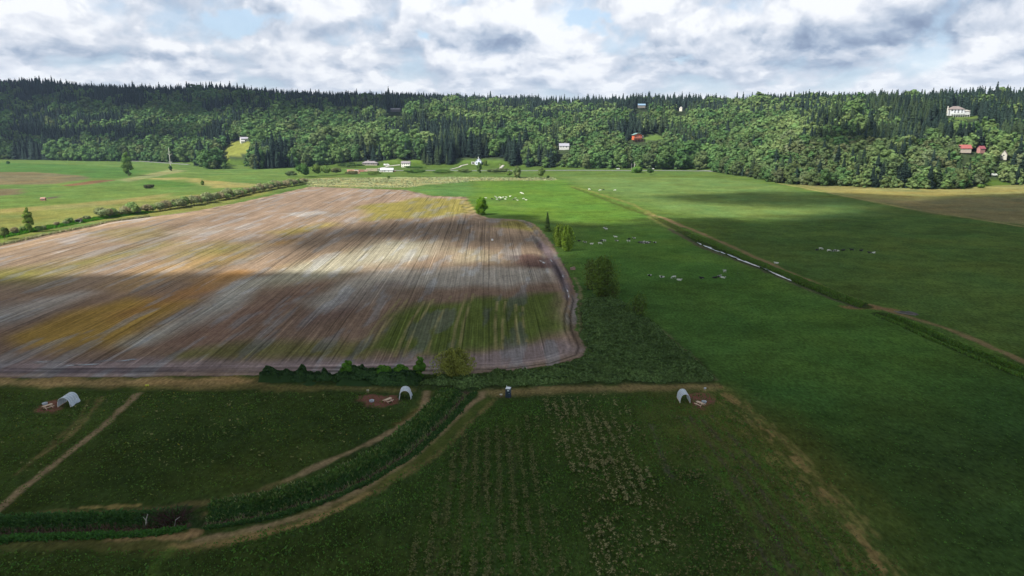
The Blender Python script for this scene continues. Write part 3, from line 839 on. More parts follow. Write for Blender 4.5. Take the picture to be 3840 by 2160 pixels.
# the plain below and around everything, out to the horizon
s_ = 30000
base_c = np.tile(np.append(SHD(48, 72, 36), 0), (4, 1))
me = mesh_np('plain', [(-s_, -s_, -31), (s_, -s_, -31), (s_, s_, -31), (-s_, s_, -31)], [(0, 1, 2, 3)], M_grass, base_c)
tag(link('distant_plain', me), kind='structure')
xs = np.arange(-700, 701, 20.); ys = np.arange(-800, 61, 20.)
X, Y = np.meshgrid(xs, ys); nx, ny = len(xs), len(ys); idx = np.arange(nx * ny).reshape(ny, nx)
q = np.stack([idx[:-1, :-1], idx[:-1, 1:], idx[1:, 1:], idx[1:, :-1]], -1).reshape(-1, 4)
me = mesh_np('near_ground', np.stack([X.ravel(), Y.ravel(), np.zeros(nx * ny)], 1), q, M_grass, np.tile(np.append(SHD(46, 66, 34), 0), (nx * ny, 1)))
tag(link('ground_behind_camera', me), kind='structure')

# hills
def fan(r_in, r_out, n_r, n_a, a0, a1):
    A_ = np.linspace(a0, a1, n_a); V = []
    for i in range(n_r):
        t = i / (n_r - 1)
        r = r_in(A_) * (1 - t) + r_out(A_) * t
        V.append(np.stack([r * np.sin(A_), r * np.cos(A_)], 1))
    V = np.vstack(V)
    idx = np.arange(n_r * n_a).reshape(n_r, n_a)
    q = np.stack([idx[:-1, :-1], idx[:-1, 1:], idx[1:, 1:], idx[1:, :-1]], -1).reshape(-1, 4)[:, ::-1]
    return V, q
V, q = fan(lambda a: np.interp(a, foot_az, foot_r) - 3, lambda a: np.interp(a, sky_az, sky_r) * 1.35, 110, 420, radians(-46), radians(46))
z = hill_z(V[:, 0], V[:, 1]); z[:420] = np.minimum(z[:420], 0) - .3
hc = np.tile(np.array([.035, .05, .022]), (len(V), 1))
pu, pv = project(V[:, 0], V[:, 1], z)
LAWNS = [([(842, 548), (880, 528), (935, 528), (950, 552), (930, 575), (850, 592), (835, 570)], LIT(160, 168, 88)),
         ([(1700, 598), (1905, 594), (1905, 612), (1960, 640), (1240, 640), (1220, 612), (1380, 606), (1560, 600)], LIT(112, 144, 70)),
         ([(1440, 595), (1580, 598), (1580, 612), (1440, 606)], LIT(120, 150, 72)),
         ([(2405, 510), (2490, 505), (2500, 520), (2420, 530)], LIT(120, 150, 82)),
         ([(2160, 615), (2240, 615), (2600, 632), (2600, 652), (2000, 652), (2000, 632)], LIT(112, 140, 66)),
         ([(180, 625), (1150, 612), (1150, 650), (180, 650)], LIT(112, 142, 70)),
         ([(3560, 434), (3670, 434), (3680, 442), (3600, 446), (3560, 440)], LIT(120, 146, 78)),
         ([(2600, 635), (2950, 650), (2950, 690), (2600, 660)], LIT(104, 128, 60))]
for pts, c in LAWNS:
    m = inpoly(pu, pv, np.array(pts, float)) & (np.hypot(V[:, 0], V[:, 1]) < np.interp(np.arctan2(V[:, 0], V[:, 1]), sky_az, sky_r))
    hc[m] = c * (.85 + .3 * fbm(V[m, 0] / 12, V[m, 1] / 12, 4))[:, None]
lowm = z < 5
hc[lowm] = LIT(100, 128, 60) * (.8 + .4 * fbm(V[lowm, 0] / 14, V[lowm, 1] / 14, 4))[:, None]
me = mesh_np('hills', np.hstack([V, z[:, None]]), q, M_hill, np.hstack([hc, np.zeros((len(hc), 1))]), smooth=True)
tag(link('hills', me), kind='structure')

# ------------------------------------------------------------------ clouds that shade the valley
CLOUD_Z = 950.0
def cloud_mat():
    m, N, L = _new('cloud')
    out = N.new('ShaderNodeOutputMaterial')
    at = N.new('ShaderNodeAttribute'); at.attribute_name = 'tint'
    d = N.new('ShaderNodeBsdfDiffuse'); d.inputs[0].default_value = (.62, .64, .68, 1)
    t = N.new('ShaderNodeBsdfTransparent'); ms = N.new('ShaderNodeMixShader')
    L.new(at.outputs['Alpha'], ms.inputs[0]); L.new(t.outputs[0], ms.inputs[1]); L.new(d.outputs[0], ms.inputs[2])
    L.new(ms.outputs[0], out.inputs[0])
    return m
M_cloud = cloud_mat()
def H3(u, v): return P3(u, v)[:2]
SH = {
 'front': GP([(-900, 1130), (0, 1096), (150, 1100), (300, 1104), (480, 1112), (640, 1096), (760, 1082), (836, 1082), (960, 1080), (1100, 1066), (1221, 1066), (1300, 1042), (1370, 1030), (1445, 1016),
              (1594, 1014), (1743, 1000), (1850, 992), (1920, 984), (1975, 972), (2005, 958), (2010, 940), (1960, 935), (1880, 935), (1780, 930), (1705, 926), (1660, 915), (1594, 908), (1540, 912), (1482, 905), (1400, 918),
              (1333, 928), (1221, 944), (1120, 946), (1053, 938), (1000, 915), (985, 892), (1060, 880), (1221, 856), (1330, 846), (1440, 836), (1556, 829), (1640, 824), (1705, 830), (1790, 848), (1860, 862), (1920, 868),
              (2000, 872), (2070, 862), (2180, 842), (2300, 842), (2440, 854), (2530, 868), (2620, 856), (2700, 836), (2800, 832), (2900, 830), (3000, 820), (3080, 800), (3160, 778), (3260, 760), (3400, 748), (3600, 742),
              (3840, 738), (4500, 732)]),
 'patch': GP([(2440, 735), (2560, 726), (2800, 720), (3000, 722), (3200, 732), (3400, 745), (3340, 765), (3150, 772), (3000, 778), (2850, 772), (2650, 760), (2500, 748)]),
}
fr = SH['front']
SH['front'] = np.vstack([fr, [(1500, 300), (1800, -700), (-1900, -700), (-1500, 250)]])
hl = [(-300, 520), (0, 500), (150, 440), (330, 470), (480, 452), (640, 470), (800, 470), (960, 470), (1100, 462), (1260, 440), (1440, 440), (1560, 400), (1700, 395), (1850, 390), (2050, 385), (2200, 372)]
P_ = np.array([H3(u, v) for u, v in hl])
far_pts = [(2900 * sin(a), 2900 * cos(a)) for a in np.linspace(radians(6), radians(-42), 8)]
SH['ridge'] = np.vstack([P_, far_pts])
SH['ridge_right'] = np.array([H3(u, v) for u, v in [(2230, 385), (2480, 384), (2560, 372), (2900, 368), (3100, 372), (3400, 366), (3600, 356), (3840, 350), (4200, 345)]] + [(2300, 1900), (1500, 2600), (300, 2700)])
SH['slope_left'] = np.array([H3(u, v) for u, v in [(-300, 500), (60, 500), (250, 520), (480, 505), (700, 490), (800, 505), (760, 545), (600, 575), (480, 590), (330, 570), (180, 596), (-300, 600)]])
SH['slope_right'] = np.array([H3(u, v) for u, v in [(3030, 560), (3120, 515), (3260, 520), (3330, 545), (3290, 590), (3230, 620), (3100, 618), (3030, 600)]])
def make_cloud(key, soft, thick, amax, seed, gz=0.0, hole=.0):
    P = SH[key]
    x0, y0 = P.min(0) - 160; x1, y1 = P.max(0) + 160
    s = 10 if key in ('patch', 'slope_right', 'slope_left') else 18
    xs = np.arange(x0, x1, s); ys = np.arange(y0, y1, s)
    X, Y = np.meshgrid(xs, ys); x, y = X.ravel(), Y.ravel()
    d = sdist(x, y, P)
    d = d + (fbm(x / 90, y / 90, seed, 5) - .5) * soft * 1.6
    a = 1 - ss(d, -soft, soft * .7)
    a = a * (1 - hole * ss(fbm(x / 160, y / 160, seed + 5, 4), .45, .7))
    a = a * amax
    ny, nx = X.shape; idx = np.arange(nx * ny).reshape(ny, nx)
    q = np.stack([idx[:-1, :-1], idx[:-1, 1:], idx[1:, 1:], idx[1:, :-1]], -1).reshape(-1, 4)
    q = q[(a[q] > .004).any(1)]
    used = np.unique(q); rm = -np.ones(nx * ny, int); rm[used] = np.arange(len(used)); q = rm[q]
    x, y, a = x[used], y[used], a[used]
    k = (CLOUD_Z - gz) / SUN_DIR.z
    bx, by = x + SUN_DIR.x * k, y + SUN_DIR.y * k
    body = np.clip(a / amax, 0, 1)
    zb = CLOUD_Z + (fbm(x / 120, y / 120, seed + 1) - .5) * 30
    zt = zb + 2 + thick * body ** .6 * (.35 + fbm(x / 130, y / 130, seed + 2, 5))
    V = np.vstack([np.stack([bx, by, zb], 1), np.stack([bx, by, zt], 1)])
    Q = np.vstack([q[:, ::-1], q + len(x)])
    # one side carries the soft edge, the other lets the light of the rim through
    al = np.concatenate([a, 1 - (1 - a) ** .5])
    al[:len(x)] = 1 - (1 - a) ** .5
    T = np.hstack([np.ones((len(V), 3)), al[:, None]])
    me = mesh_np('cloud', V, Q, M_cloud, T, smooth=True)
    return tag(link('cloud', me), kind='structure')
make_cloud('front', 24, 130, .985, 301, 0)
make_cloud('patch', 20, 60, .9, 302, 0)
make_cloud('ridge', 50, 120, .985, 303, 85)
make_cloud('ridge_right', 40, 120, .9, 304, 95)
make_cloud('slope_left', 50, 70, .95, 305, 35)
make_cloud('slope_right', 24, 60, .9, 306, 35)

# ------------------------------------------------------------------ plants
def basis(n):
    n = n / (np.linalg.norm(n, axis=1, keepdims=True) + 1e-9)
    up = np.where(np.abs(n[:, 2:3]) < .9, np.array([[0, 0, 1.]]), np.array([[1., 0, 0]]))
    a = np.cross(n, up); a /= np.linalg.norm(a, axis=1, keepdims=True)
    return a, np.cross(n, a)
def leaf_quads(P, Nn, size, rs, asp=1.0):
    """small square leaf clumps at P facing Nn"""
    a, b = basis(Nn)
    th = rs.uniform(0, 2 * pi, len(P))[:, None]
    a, b = a * np.cos(th) + b * np.sin(th), -a * np.sin(th) + b * np.cos(th)
    s = (size if np.ndim(size) else np.full(len(P), size))[:, None] * .5
    V = np.stack([P - a * s - b * s * asp, P + a * s - b * s * asp * .8, P + a * s * .9 + b * s * asp, P - a * s + b * s * asp * .9], 1).reshape(-1, 3)
    Q = np.arange(len(P) * 4).reshape(-1, 4)
    return V, Q
def rand_dirs(n, rs):
    d = rs.normal(size=(n, 3)); return d / np.linalg.norm(d, axis=1, keepdims=True)
def core_quads(c, r, n=6, m=4):
    V = []
    for j in range(m + 1):
        ph = pi * (j / m) - pi / 2
        for i in range(n):
            a = 2 * pi * i / n
            V.append((c[0] + r[0] * cos(ph) * cos(a), c[1] + r[1] * cos(ph) * sin(a), c[2] + r[2] * sin(ph)))
    Q = [(j * n + i, j * n + (i + 1) % n, (j + 1) * n + (i + 1) % n, (j + 1) * n + i) for j in range(m) for i in range(n)]
    return np.array(V), np.array(Q)
def join(L_):
    V, Q, T, off = [], [], [], 0
    for v, q_, t in L_:
        V.append(v); Q.append(q_ + off); T.append(t); off += len(v)
    return np.vstack(V), np.vstack(Q), np.vstack(T)
def gain(c, g=1.85):      # leaves turn away from the light; a leaf is brighter than the crown it makes
    c = np.array(c, float)
    return c if c.min() >= 1 else np.clip(c * g * np.array([.86, 1.02, .95]), 0, .6)
def broad_crown(seed, h, r, n, leaf, base=.12, lobes=9, col=(.060, .115, .030), tv=.22, core=True):
    rs = np.random.default_rng(seed); col = gain(col)
    out = []
    z0 = h * base
    cz, hz_ = (h + z0) / 2, (h - z0) / 2
    ls = []
    tall = (h - z0) > 2.3 * r
    for i in range(lobes if tall else 0):
        f = (i + .5) / lobes; env = sin(pi * min(max(f * .82 + .14, 0), 1)) ** .7
        a = i * 2.4 + rs.uniform(-.5, .5); lr = r * env * rs.uniform(.48, .66)
        zc = z0 + (h - z0) * f
        ls.append((np.array([cos(a) * (r * env - lr) * 1.05, sin(a) * (r * env - lr) * 1.05, min(zc, h - lr * .8)]), lr))
    for i in range(0 if tall else lobes):
        d = rs.normal(size=3); d /= np.linalg.norm(d); d[2] = d[2] * .8 + .15
        k = rs.uniform(.40, .66)
        c = np.array([d[0] * r * k, d[1] * r * k, cz + d[2] * hz_ * k])
        lr = rs.uniform(.34, .52) * r
        ls.append((c, lr))
    ls.append((np.array([0, 0, cz]), r * .6))
    if not tall: ls.append((np.array([0, 0, h - r * .42]), r * .42))
    w = np.array([lr ** 2 for _, lr in ls]); w /= w.sum()
    for (c, lr), ww in zip(ls, w):
        k = max(6, int(n * ww))
        d = rand_dirs(k, rs)
        d[:, 2] = np.where(d[:, 2] < -.5, -d[:, 2], d[:, 2])
        P = c + d * lr * rs.uniform(.78, 1.08, (k, 1)) * np.array([1, 1, .95])
        P[:, 2] = np.clip(P[:, 2], z0 * .5, h)
        V, Q = leaf_quads(P, d + rs.normal(size=(k, 3)) * .38, rs.uniform(.7, 1.25, k) * leaf, rs)
        t = np.array(col) * (1 + rs.uniform(-tv, tv)) * np.array([1 + rs.uniform(-.08, .08), 1, 1])
        T = np.repeat(t * (1 + rs.uniform(-.15, .15, (k, 1))), 4, 0)
        out.append((V, Q, T))
        if core:
            V, Q = core_quads(c, (lr * .80, lr * .80, lr * .76))
            out.append((V, Q, np.tile(t, (len(V), 1))))
    return join(out)
def conifer_crown(seed, h, r, levels=13, per=8, col=(.020, .042, .024), top=1.0, ragged=.35, base=.08):
    rs = np.random.default_rng(seed); col = gain(col)
    out = []; Vs, Ts = [], []
    for i in range(levels):
        f = (i + rs.uniform(-.2, .2)) / levels
        z = h * (base + (1 - base) * f)
        R = r * (1 - f) ** .85 + .25
        t = np.array(col) * (1 + rs.uniform(-.12, .12))
        for k in range(per if f < .8 else max(4, per // 2)):
            a = 2 * pi * (k / per) + rs.uniform(-.4, .4) + i
            L_ = R * rs.uniform(1 - ragged, 1.12)
            w = L_ * rs.uniform(.26, .42) + .25
            ca, sa = cos(a), sin(a)
            tip = np.array([ca * L_, sa * L_, z - L_ * rs.uniform(.18, .42)])
            mid = np.array([ca * L_ * .5, sa * L_ * .5, z + L_ * .02])
            sd = np.array([-sa, ca, 0]) * w
            root = np.array([0, 0, z + h / levels * .9])
            Vs += [root, mid - sd - [0, 0, w * .35], tip, mid + sd - [0, 0, w * .35]]
            tt = t * (1 + rs.uniform(-.14, .14)); Ts += [tt] * 4
    Vs = np.array(Vs); Q = np.arange(len(Vs)).reshape(-1, 4)
    out.append((Vs, Q, np.array(Ts)))
    # inner mass
    n = 7; prof = [(.50, base), (.45, .3), (.30, .6), (.12, .88)]
    V = np.array([(r * p * cos(2 * pi * i / n), r * p * sin(2 * pi * i / n), h * z) for p, z in prof for i in range(n)])
    Q = np.array([(j * n + i, j * n + (i + 1) % n, (j + 1) * n + (i + 1) % n, (j + 1) * n + i) for j in range(3) for i in range(n)])
    out.append((V, Q, np.tile(np.array(col) * .9, (len(V), 1))))
    return join(out)
def bare_stems(seed, h, r, n, w=.06, spread=.5, col=(.11, .09, .05)):
    """many thin upright stems from one foot"""
    rs = np.random.default_rng(seed); Vs = []
    for i in range(n):
        a = rs.uniform(0, 2 * pi); s0 = rs.uniform(0, .45) * r; L_ = h * rs.uniform(.55, 1.0); lean = rs.uniform(.1, spread)
        pts = [np.array([cos(a) * (s0 + (r - s0) * lean * (t ** 1.5)), sin(a) * (s0 + (r - s0) * lean * (t ** 1.5)), L_ * t]) for t in (0, .35, .7, 1)]
        b = rs.uniform(0, pi); sd = np.array([cos(b), sin(b), 0]) * w
        for p, q_, k in zip(pts[:-1], pts[1:], (1, .75, .5)):
            Vs += [p - sd * k, p + sd * k, q_ + sd * k * .7, q_ - sd * k * .7]
    V = np.array(Vs); Q = np.arange(len(V)).reshape(-1, 4)
    return V, Q, np.tile(np.array(col), (len(V), 1)) * np.repeat(rs.uniform(.7, 1.3, (len(Q), 1)), 4, 0)
def wispy_crown(seed, h, r, n, leaf, col, foot=.1):
    """loose upright willow-like foliage, thinner towards the tips"""
    rs = np.random.default_rng(seed); col = gain(col)
    z = rs.uniform(foot, 1, n) ** .9
    rad = r * (.42 + .58 * np.sin(np.clip(z, 0, 1) ** 1.15 * pi) ** .7)
    lob = 1 + .3 * np.sin(np.arange(n) * 2.4)
    a = rs.uniform(0, 2 * pi, n)
    rr = rad * np.sqrt(rs.uniform(0.02, 1, n)) * (1 + .28 * np.sin(a * 3 + seed) + .15 * np.sin(a * 7 + z * 5))
    zz = h * z * (1 + .10 * np.sin(a * 5 + seed) + .06 * np.sin(a * 11))
    P = np.stack([rr * np.cos(a), rr * np.sin(a), zz], 1)
    Nn = np.stack([np.cos(a), np.sin(a), rs.uniform(-.2, .8, n)], 1) + rs.normal(size=(n, 3)) * .5
    V, Q = leaf_quads(P, Nn, rs.uniform(.6, 1.3, n) * leaf, rs, 1.5)
    T = np.repeat(np.array(col) * (1 + rs.uniform(-.3, .3, (n, 1))), 4, 0)
    return V, Q, T
def trunk_mesh(h, r, seed=0, limbs=5, mat=None, name='trunk'):
    rs = random.Random(seed); mb = MB()
    mb.tube([(0, 0, -.3), (rs.uniform(-.02, .02) * h, 0, h * .35), (rs.uniform(-.03, .03) * h, rs.uniform(-.02, .02) * h, h * .85)], r, 7, r * .25)
    for i in range(limbs):
        a = rs.uniform(0, 2 * pi); z = h * rs.uniform(.25, .7); L_ = h * rs.uniform(.18, .3)
        mb.tube([(0, 0, z), (cos(a) * L_ * .5, sin(a) * L_ * .5, z + L_ * .45), (cos(a) * L_, sin(a) * L_, z + L_ * 1.0)], r * .4, 5, r * .1)
    return mb.mesh(name, mat or M_bark)
def tree(name, label, cat, u, v, h, crown, trunk_r, limbs=5, group=None, seed=0, at=None, rz=0.0, trunk_mat=None):
    x, y, z = at if at else P3(u, v)
    root = empty(name, (x, y, z), rz, label, cat, group)
    V, Q, T = crown
    link('crown', mesh_np('crown', V, Q, M_leaf, T), root)
    link('trunk', trunk_mesh(h, trunk_r, seed, limbs, trunk_mat), root)
    return root
def px_h(u, v, dv):
    """height in metres of something whose foot is at (u, v) and which rises dv photo pixels"""
    x, y, z = P3(u, v)
    return dv * (y * cos(PITCH) - (z - H) * sin(PITCH)) / F / cos(PITCH) * .985

# --- lone trees and bushes that can be told apart
GRN = LIT(118, 140, 62); OLV = LIT(140, 140, 84)
def rr_(u, v, w): return px_h(u, v, w) / 2 * cos(PITCH)
hh = px_h(112, 872, 92); tree('poplar_tree', 'tall narrow yellow-green tree standing alone on the grassy ditch bank at far left', 'tree', 112, 872, hh,
     broad_crown(1, hh, rr_(112, 872, 40), 2600, .42, .08, 12, LIT(128, 144, 72), core=False), .28)
hh = px_h(18, 898, 46); tree('willow_bush', 'dense grey-green bush at the left edge beside the ploughed field', 'bush', 18, 898, hh,
     broad_crown(2, hh, rr_(18, 898, 40), 1800, .40, .03, 9, LIT(104, 112, 70)), .15)
hh = px_h(482, 660, 88); tree('cottonwood_tree', 'tall rounded yellow-green tree alone in the left meadow in front of the woods', 'tree', 482, 660, hh,
     join([broad_crown(3, hh, rr_(482, 660, 46), 2200, .7, .05, 12, LIT(118, 142, 78), core=True)]), .5)
hh = px_h(1805, 806, 66); tree('willow_tree', 'bright yellow-green bushy tree in the notch of the ploughed field', 'tree', 1805, 806, hh,
     broad_crown(4, hh, rr_(1805, 806, 52), 3000, .48, .03, 13, LIT(118, 150, 50)), .3)
hh = px_h(2053, 868, 74); tree('young_spruce', 'small pointed conifer standing alone at the pasture edge of the ploughed field', 'tree', 2053, 868, hh,
     conifer_crown(5, hh, rr_(2053, 868, 34), 16, 12, LIT(92, 108, 62), base=.02), .16, 0)
for k, (u, v, dv, w, lab, c) in enumerate([
    (2096, 925, 74, 40, 'olive leafy bush left of its taller twin at the pasture edge', SHD(80, 98, 42)),
    (2126, 942, 84, 42, 'taller olive bush in front of the small conifer, right of its twin', SHD(76, 96, 38))]):
    hh = px_h(u, v, dv); tree('willow_bush', lab, 'bush', u, v, hh, join([wispy_crown(20 + k, hh, rr_(u, v, w) * 1.1, 3200, .42, c, .02), broad_crown(24 + k, hh * .55, rr_(u, v, w) * .8, 500, .5, .02, 5, c * .8)]), .12)
for k, (u, v, dv, w, lab, c) in enumerate([
    (2215, 1085, 105, 56, 'thin wispy thicket at the left of the big willow clump by the pasture', SHD(58, 70, 36)),
    (2262, 1112, 138, 92, 'biggest wispy brown-green willow clump between brambles and pasture', SHD(58, 74, 34)),
    (2302, 1122, 66, 44, 'low wispy willow at the right foot of the big clump', SHD(54, 70, 34)),
    (2392, 1195, 88, 70, 'sparse see-through willow rising out of the brambles', SHD(50, 66, 32))]):
    hh = px_h(u, v, dv)
    x, y, z = P3(u, v)
    root = empty('willow_thicket', (x, y, z), 0, lab, 'thicket')
    V, Q, T = wispy_crown(40 + k, hh, rr_(u, v, w) * 1.15, [1200, 3800, 600, 700][k], .34, c, .03)
    link('foliage', mesh_np('foliage', V, Q, M_leaf, T), root)
    V, Q, T = bare_stems(50 + k, hh * .97, rr_(u, v, w), [70, 150, 50, 60][k], .05, .9, SHD(70, 62, 48))
    link('stems', mesh_np('stems', V, Q, M_leaf, T), root)
hh = px_h(1706, 1424, 100)
x, y, z = P3(1706, 1418); root = empty('willow_shrub', (x, y, z), 0, 'large round yellow-green shrub behind the middle of the bramble hedge', 'shrub')
V, Q, T = wispy_crown(60, hh, rr_(1706, 1418, 142), 8000, .22, SHD(80, 86, 44), .02); link('foliage', mesh_np('foliage', V, Q, M_leaf, T), root)
V, Q, T = bare_stems(61, hh * .95, rr_(1706, 1418, 120), 160, .03, 1.0, SHD(80, 70, 44)); link('stems', mesh_np('stems', V, Q, M_leaf, T), root)
for k, (u, v, dv, w, lab) in enumerate([
    (1305, 1418, 66, 50, 'round bright-green bush sticking up at the left of the bramble hedge'),
    (1575, 1420, 80, 50, 'taller pointed green bush left of the yellow-green shrub in the hedge'),
    (1440, 1425, 52, 64, 'leafy mid-green bush in the middle of the bramble hedge'),
    (1500, 1422, 56, 58, 'spiky-topped bush next to the leafy bush in the hedge')]):
    hh = px_h(u, v, dv); tree('hedge_bush', lab, 'bush', u, v, hh, broad_crown(70 + k, hh, rr_(u, v, w) * (1.15 if k != 1 else 1.0), 2600, .26, .02, 10, SHD(50, 78, 30)), .08)
for k, (u, v, dv, w, lab, c) in enumerate([
    (640, 640, 20, 14, 'small dark bush at the foot of the bare white trunk', LIT(70, 96, 66)),
    (30, 618, 14, 16, 'small dark bush in the far left meadow near the woods', LIT(84, 116, 70)),
    (560, 706, 12, 40, 'low flat dark bush in the middle of the left meadow', LIT(92, 92, 70)),
    (760, 694, 16, 14, 'small round bush on the pale curve of the left meadow', LIT(108, 128, 62)),
    (975, 710, 22, 20, 'small round bush at the end of the ditch hedge', LIT(104, 118, 62)),
    (2055, 668, 10, 12, 'tiny bush by the dry grass corner', LIT(104, 120, 66)),
    (1458, 672, 12, 12, 'small shrub in the dry grass below the white shed', LIT(112, 128, 78)),
    (1910, 664, 24, 24, 'light green shrub between the road and the dry grass', LIT(116, 134, 66)),
    (1797, 648, 40, 24, 'thin upright tree in front of the gabled cottage', LIT(104, 122, 68)),
    (1820, 622, 22, 18, 'small olive tree just below the gabled cottage', LIT(110, 124, 60)),
    (1940, 668, 46, 40, 'bushy round-topped shrub left of its look-alike by the dry grass', LIT(116, 126, 84)),
    (2028, 670, 42, 42, 'bushy round-topped shrub right of its look-alike by the dry grass', LIT(112, 126, 74)),
    (2440, 655, 24, 30, 'dark bush beside the road behind the pasture', LIT(72, 92, 56)),
    (2385, 648, 20, 60, 'low wide hawthorn hedge in front of the road', LIT(100, 128, 62)),
    (3680, 705, 12, 30, 'low bush at the far corner of the brown field', LIT(112, 134, 72))]):
    hh = px_h(u, v, dv); tree('field_bush', lab, 'bush', u, v, hh, broad_crown(80 + k, hh, rr_(u, v, w), 500, .8, .02, 8, c), .15, 2)

# --- shrubs strung along the ditch beside the ploughed field
HG = 'shrubs along the ditch beside the ploughed field'
def shrub(seed, h, r, c, n=900, leaf=.5):
    root = empty('ditch_shrub', (0, 0, 0), 0, None, 'shrub', HG)
    V, Q, T = broad_crown(seed, h, r, n, leaf, .02, 7, c, core=True)
    link('foliage', mesh_np('foliage', V, Q, M_leafo, T), root)
    V, Q, T = bare_stems(seed, h * .9, r, 30, .05, .9, (.16, .13, .10)); link('stems', mesh_np('stems', V, Q, M_leaf, T), root)
    return root
sp = [shrub(100 + k, 6.4, 4.6, (.150, .145, .075)) for k in range(4)]
LINE = GP([(390, 818), (470, 806), (560, 796), (660, 782), (760, 765), (860, 745), (960, 722), (1060, 702), (1140, 690)])
sh_spots = []
seg = np.hypot(*np.diff(LINE, axis=0).T); cum = np.concatenate([[0], np.cumsum(seg)])
d_ = 0
while d_ < cum[-1]:
    x = np.interp(d_, cum, LINE[:, 0]); y = np.interp(d_, cum, LINE[:, 1])
    sh_spots.append((x + rnd.uniform(-1, 1), y + rnd.uniform(-2, 2), rnd.uniform(.8, 1.25))); d_ += rnd.uniform(4.0, 6.5)
extra = [(148, 868, .9), (165, 862, .8), (210, 848, .8), (262, 838, .9), (248, 842, .7), (60, 876, .9), (88, 868, .7), (326, 826, .9), (300, 832, .6)]
for u, v, s in extra:
    x, y = G(u, v); sh_spots.append((x, y, s * .62))
first = [True] * 4
nn = len(sh_spots)
for i, (x, y, s) in enumerate(sh_spots):
    k = i % 4
    if first[k]: o = sp[k]; first[k] = False
    else: o = copy_tree(sp[k])
    z = float(ground_z(x, y)[0])
    o.location = (x, y, z); o.scale = (s * rnd.uniform(.9, 1.2), s * rnd.uniform(.9, 1.2), s * rnd.uniform(.8, 1.15)); o.rotation_euler.z = rnd.uniform(0, 6.28)
    brownish = (i * 7) % 3
    c = [(1.0, 1.0, 1.0), (1.15, .92, 1.05), (.85, 1.08, .75)][brownish]
    for ch in o.children: ch.color = (*c, 1)
    wh = 'isolated along the grassy bank' if i >= nn - 9 else ('in the near half of the ditch hedge' if i < (nn - 9) // 2 else 'in the far half of the ditch hedge')
    o['label'] = ['olive green', 'brownish', 'fresh green'][brownish] + ' rounded shrub ' + wh
# scrub in front of the road, middle of the picture
for k, (u, v, dv, w, lab, c) in enumerate([
    (1140, 664, 52, 66, 'big dark rounded shrub at the left of the scrub before the houses', LIT(84, 112, 62)),
    (1185, 660, 44, 46, 'light green rounded shrub second in the scrub before the houses', LIT(118, 134, 72)),
    (1222, 660, 40, 44, 'light green rounded shrub at the right end of the scrub row', LIT(114, 132, 74)),
    (1090, 664, 22, 50, 'low grey-green shrub at the left end of the scrub row', LIT(112, 122, 88)),
    (1262, 655, 26, 44, 'low brownish shrub between the scrub row and the pipe stacks', LIT(112, 112, 80)),
    (1320, 655, 14, 60, 'low brownish bramble strip in front of the lumber stacks', LIT(120, 112, 84)),
    (1400, 657, 14, 60, 'low green bramble strip in front of the pallet stack', LIT(104, 120, 62)),
    (1560, 652, 16, 90, 'low dark green thicket right of the white shed', LIT(92, 116, 60)),
    (1660, 652, 16, 90, 'low green thicket on the bank below the cottage drive', LIT(100, 124, 64)),
    (1745, 650, 16, 60, 'grey-green thicket left below the gabled cottage', LIT(108, 120, 76)),
    (1870, 652, 20, 110, 'grey-green thicket below the pale driveway', LIT(110, 116, 84)),
    (1310, 628, 16, 100, 'clipped dark hedge bank below the grey-roofed bungalow', LIT(84, 104, 60)),
    (1560, 634, 12, 90, 'green bank of brambles below the two-storey white house', LIT(96, 122, 60))]):
    hh = px_h(u, v, dv); x, y, z = P3(u, v); r = rr_(u, v, w)
    root = empty('scrub_shrub', (x, y, z), 0, lab, 'shrub')
    V, Q, T = broad_crown(200 + k, hh, max(hh * .55, 2), 700, .9, .0, 8, c)
    V[:, 0] *= r / max(hh * .55, 2); link('foliage', mesh_np('foliage', V, Q, M_leaf, T), root)

# ------------------------------------------------------------------ the woods
FRONT = [(-400, 594), (0, 598), (200, 602), (450, 606), (520, 600), (700, 616), (790, 636), (950, 636), (1010, 634), (1080, 630), (1150, 625), (1240, 618), (1300, 610), (1350, 607), (1420, 603), (1500, 598), (1560, 602),
         (1610, 622), (1690, 620), (1715, 598), (1800, 594), (1895, 597), (1905, 620), (2000, 629), (2130, 632), (2500, 634), (2600, 640), (2700, 650), (2800, 664), (2900, 688), (3000, 696), (3200, 702), (3450, 712), (3600, 712), (3700, 698), (3840, 694), (4300, 690)]
fa = []; 
for u, v in FRONT:
    x, y, _ = P3(u, v); fa.append((atan2(x, y), hypot(x, y)))
fa = np.array(fa)
S_ = 8.6
gx, gy = np.meshgrid(np.arange(-1700, 1700, S_), np.arange(500, 2500, S_))
tx = gx.ravel() + rng.uniform(-.48, .48, gx.size) * S_; ty = gy.ravel() + rng.uniform(-.48, .48, gx.size) * S_
taz, tr = np.arctan2(tx, ty), np.hypot(tx, ty)
rf_ = np.interp(taz, fa[:, 0], fa[:, 1]); rs_ = np.interp(taz, sky_az, sky_r)
keep = (np.abs(taz) < radians(39.5)) & (tr > rf_) & (tr < rs_ + 45)
depth = (tr - rf_) / (rs_ - rf_)
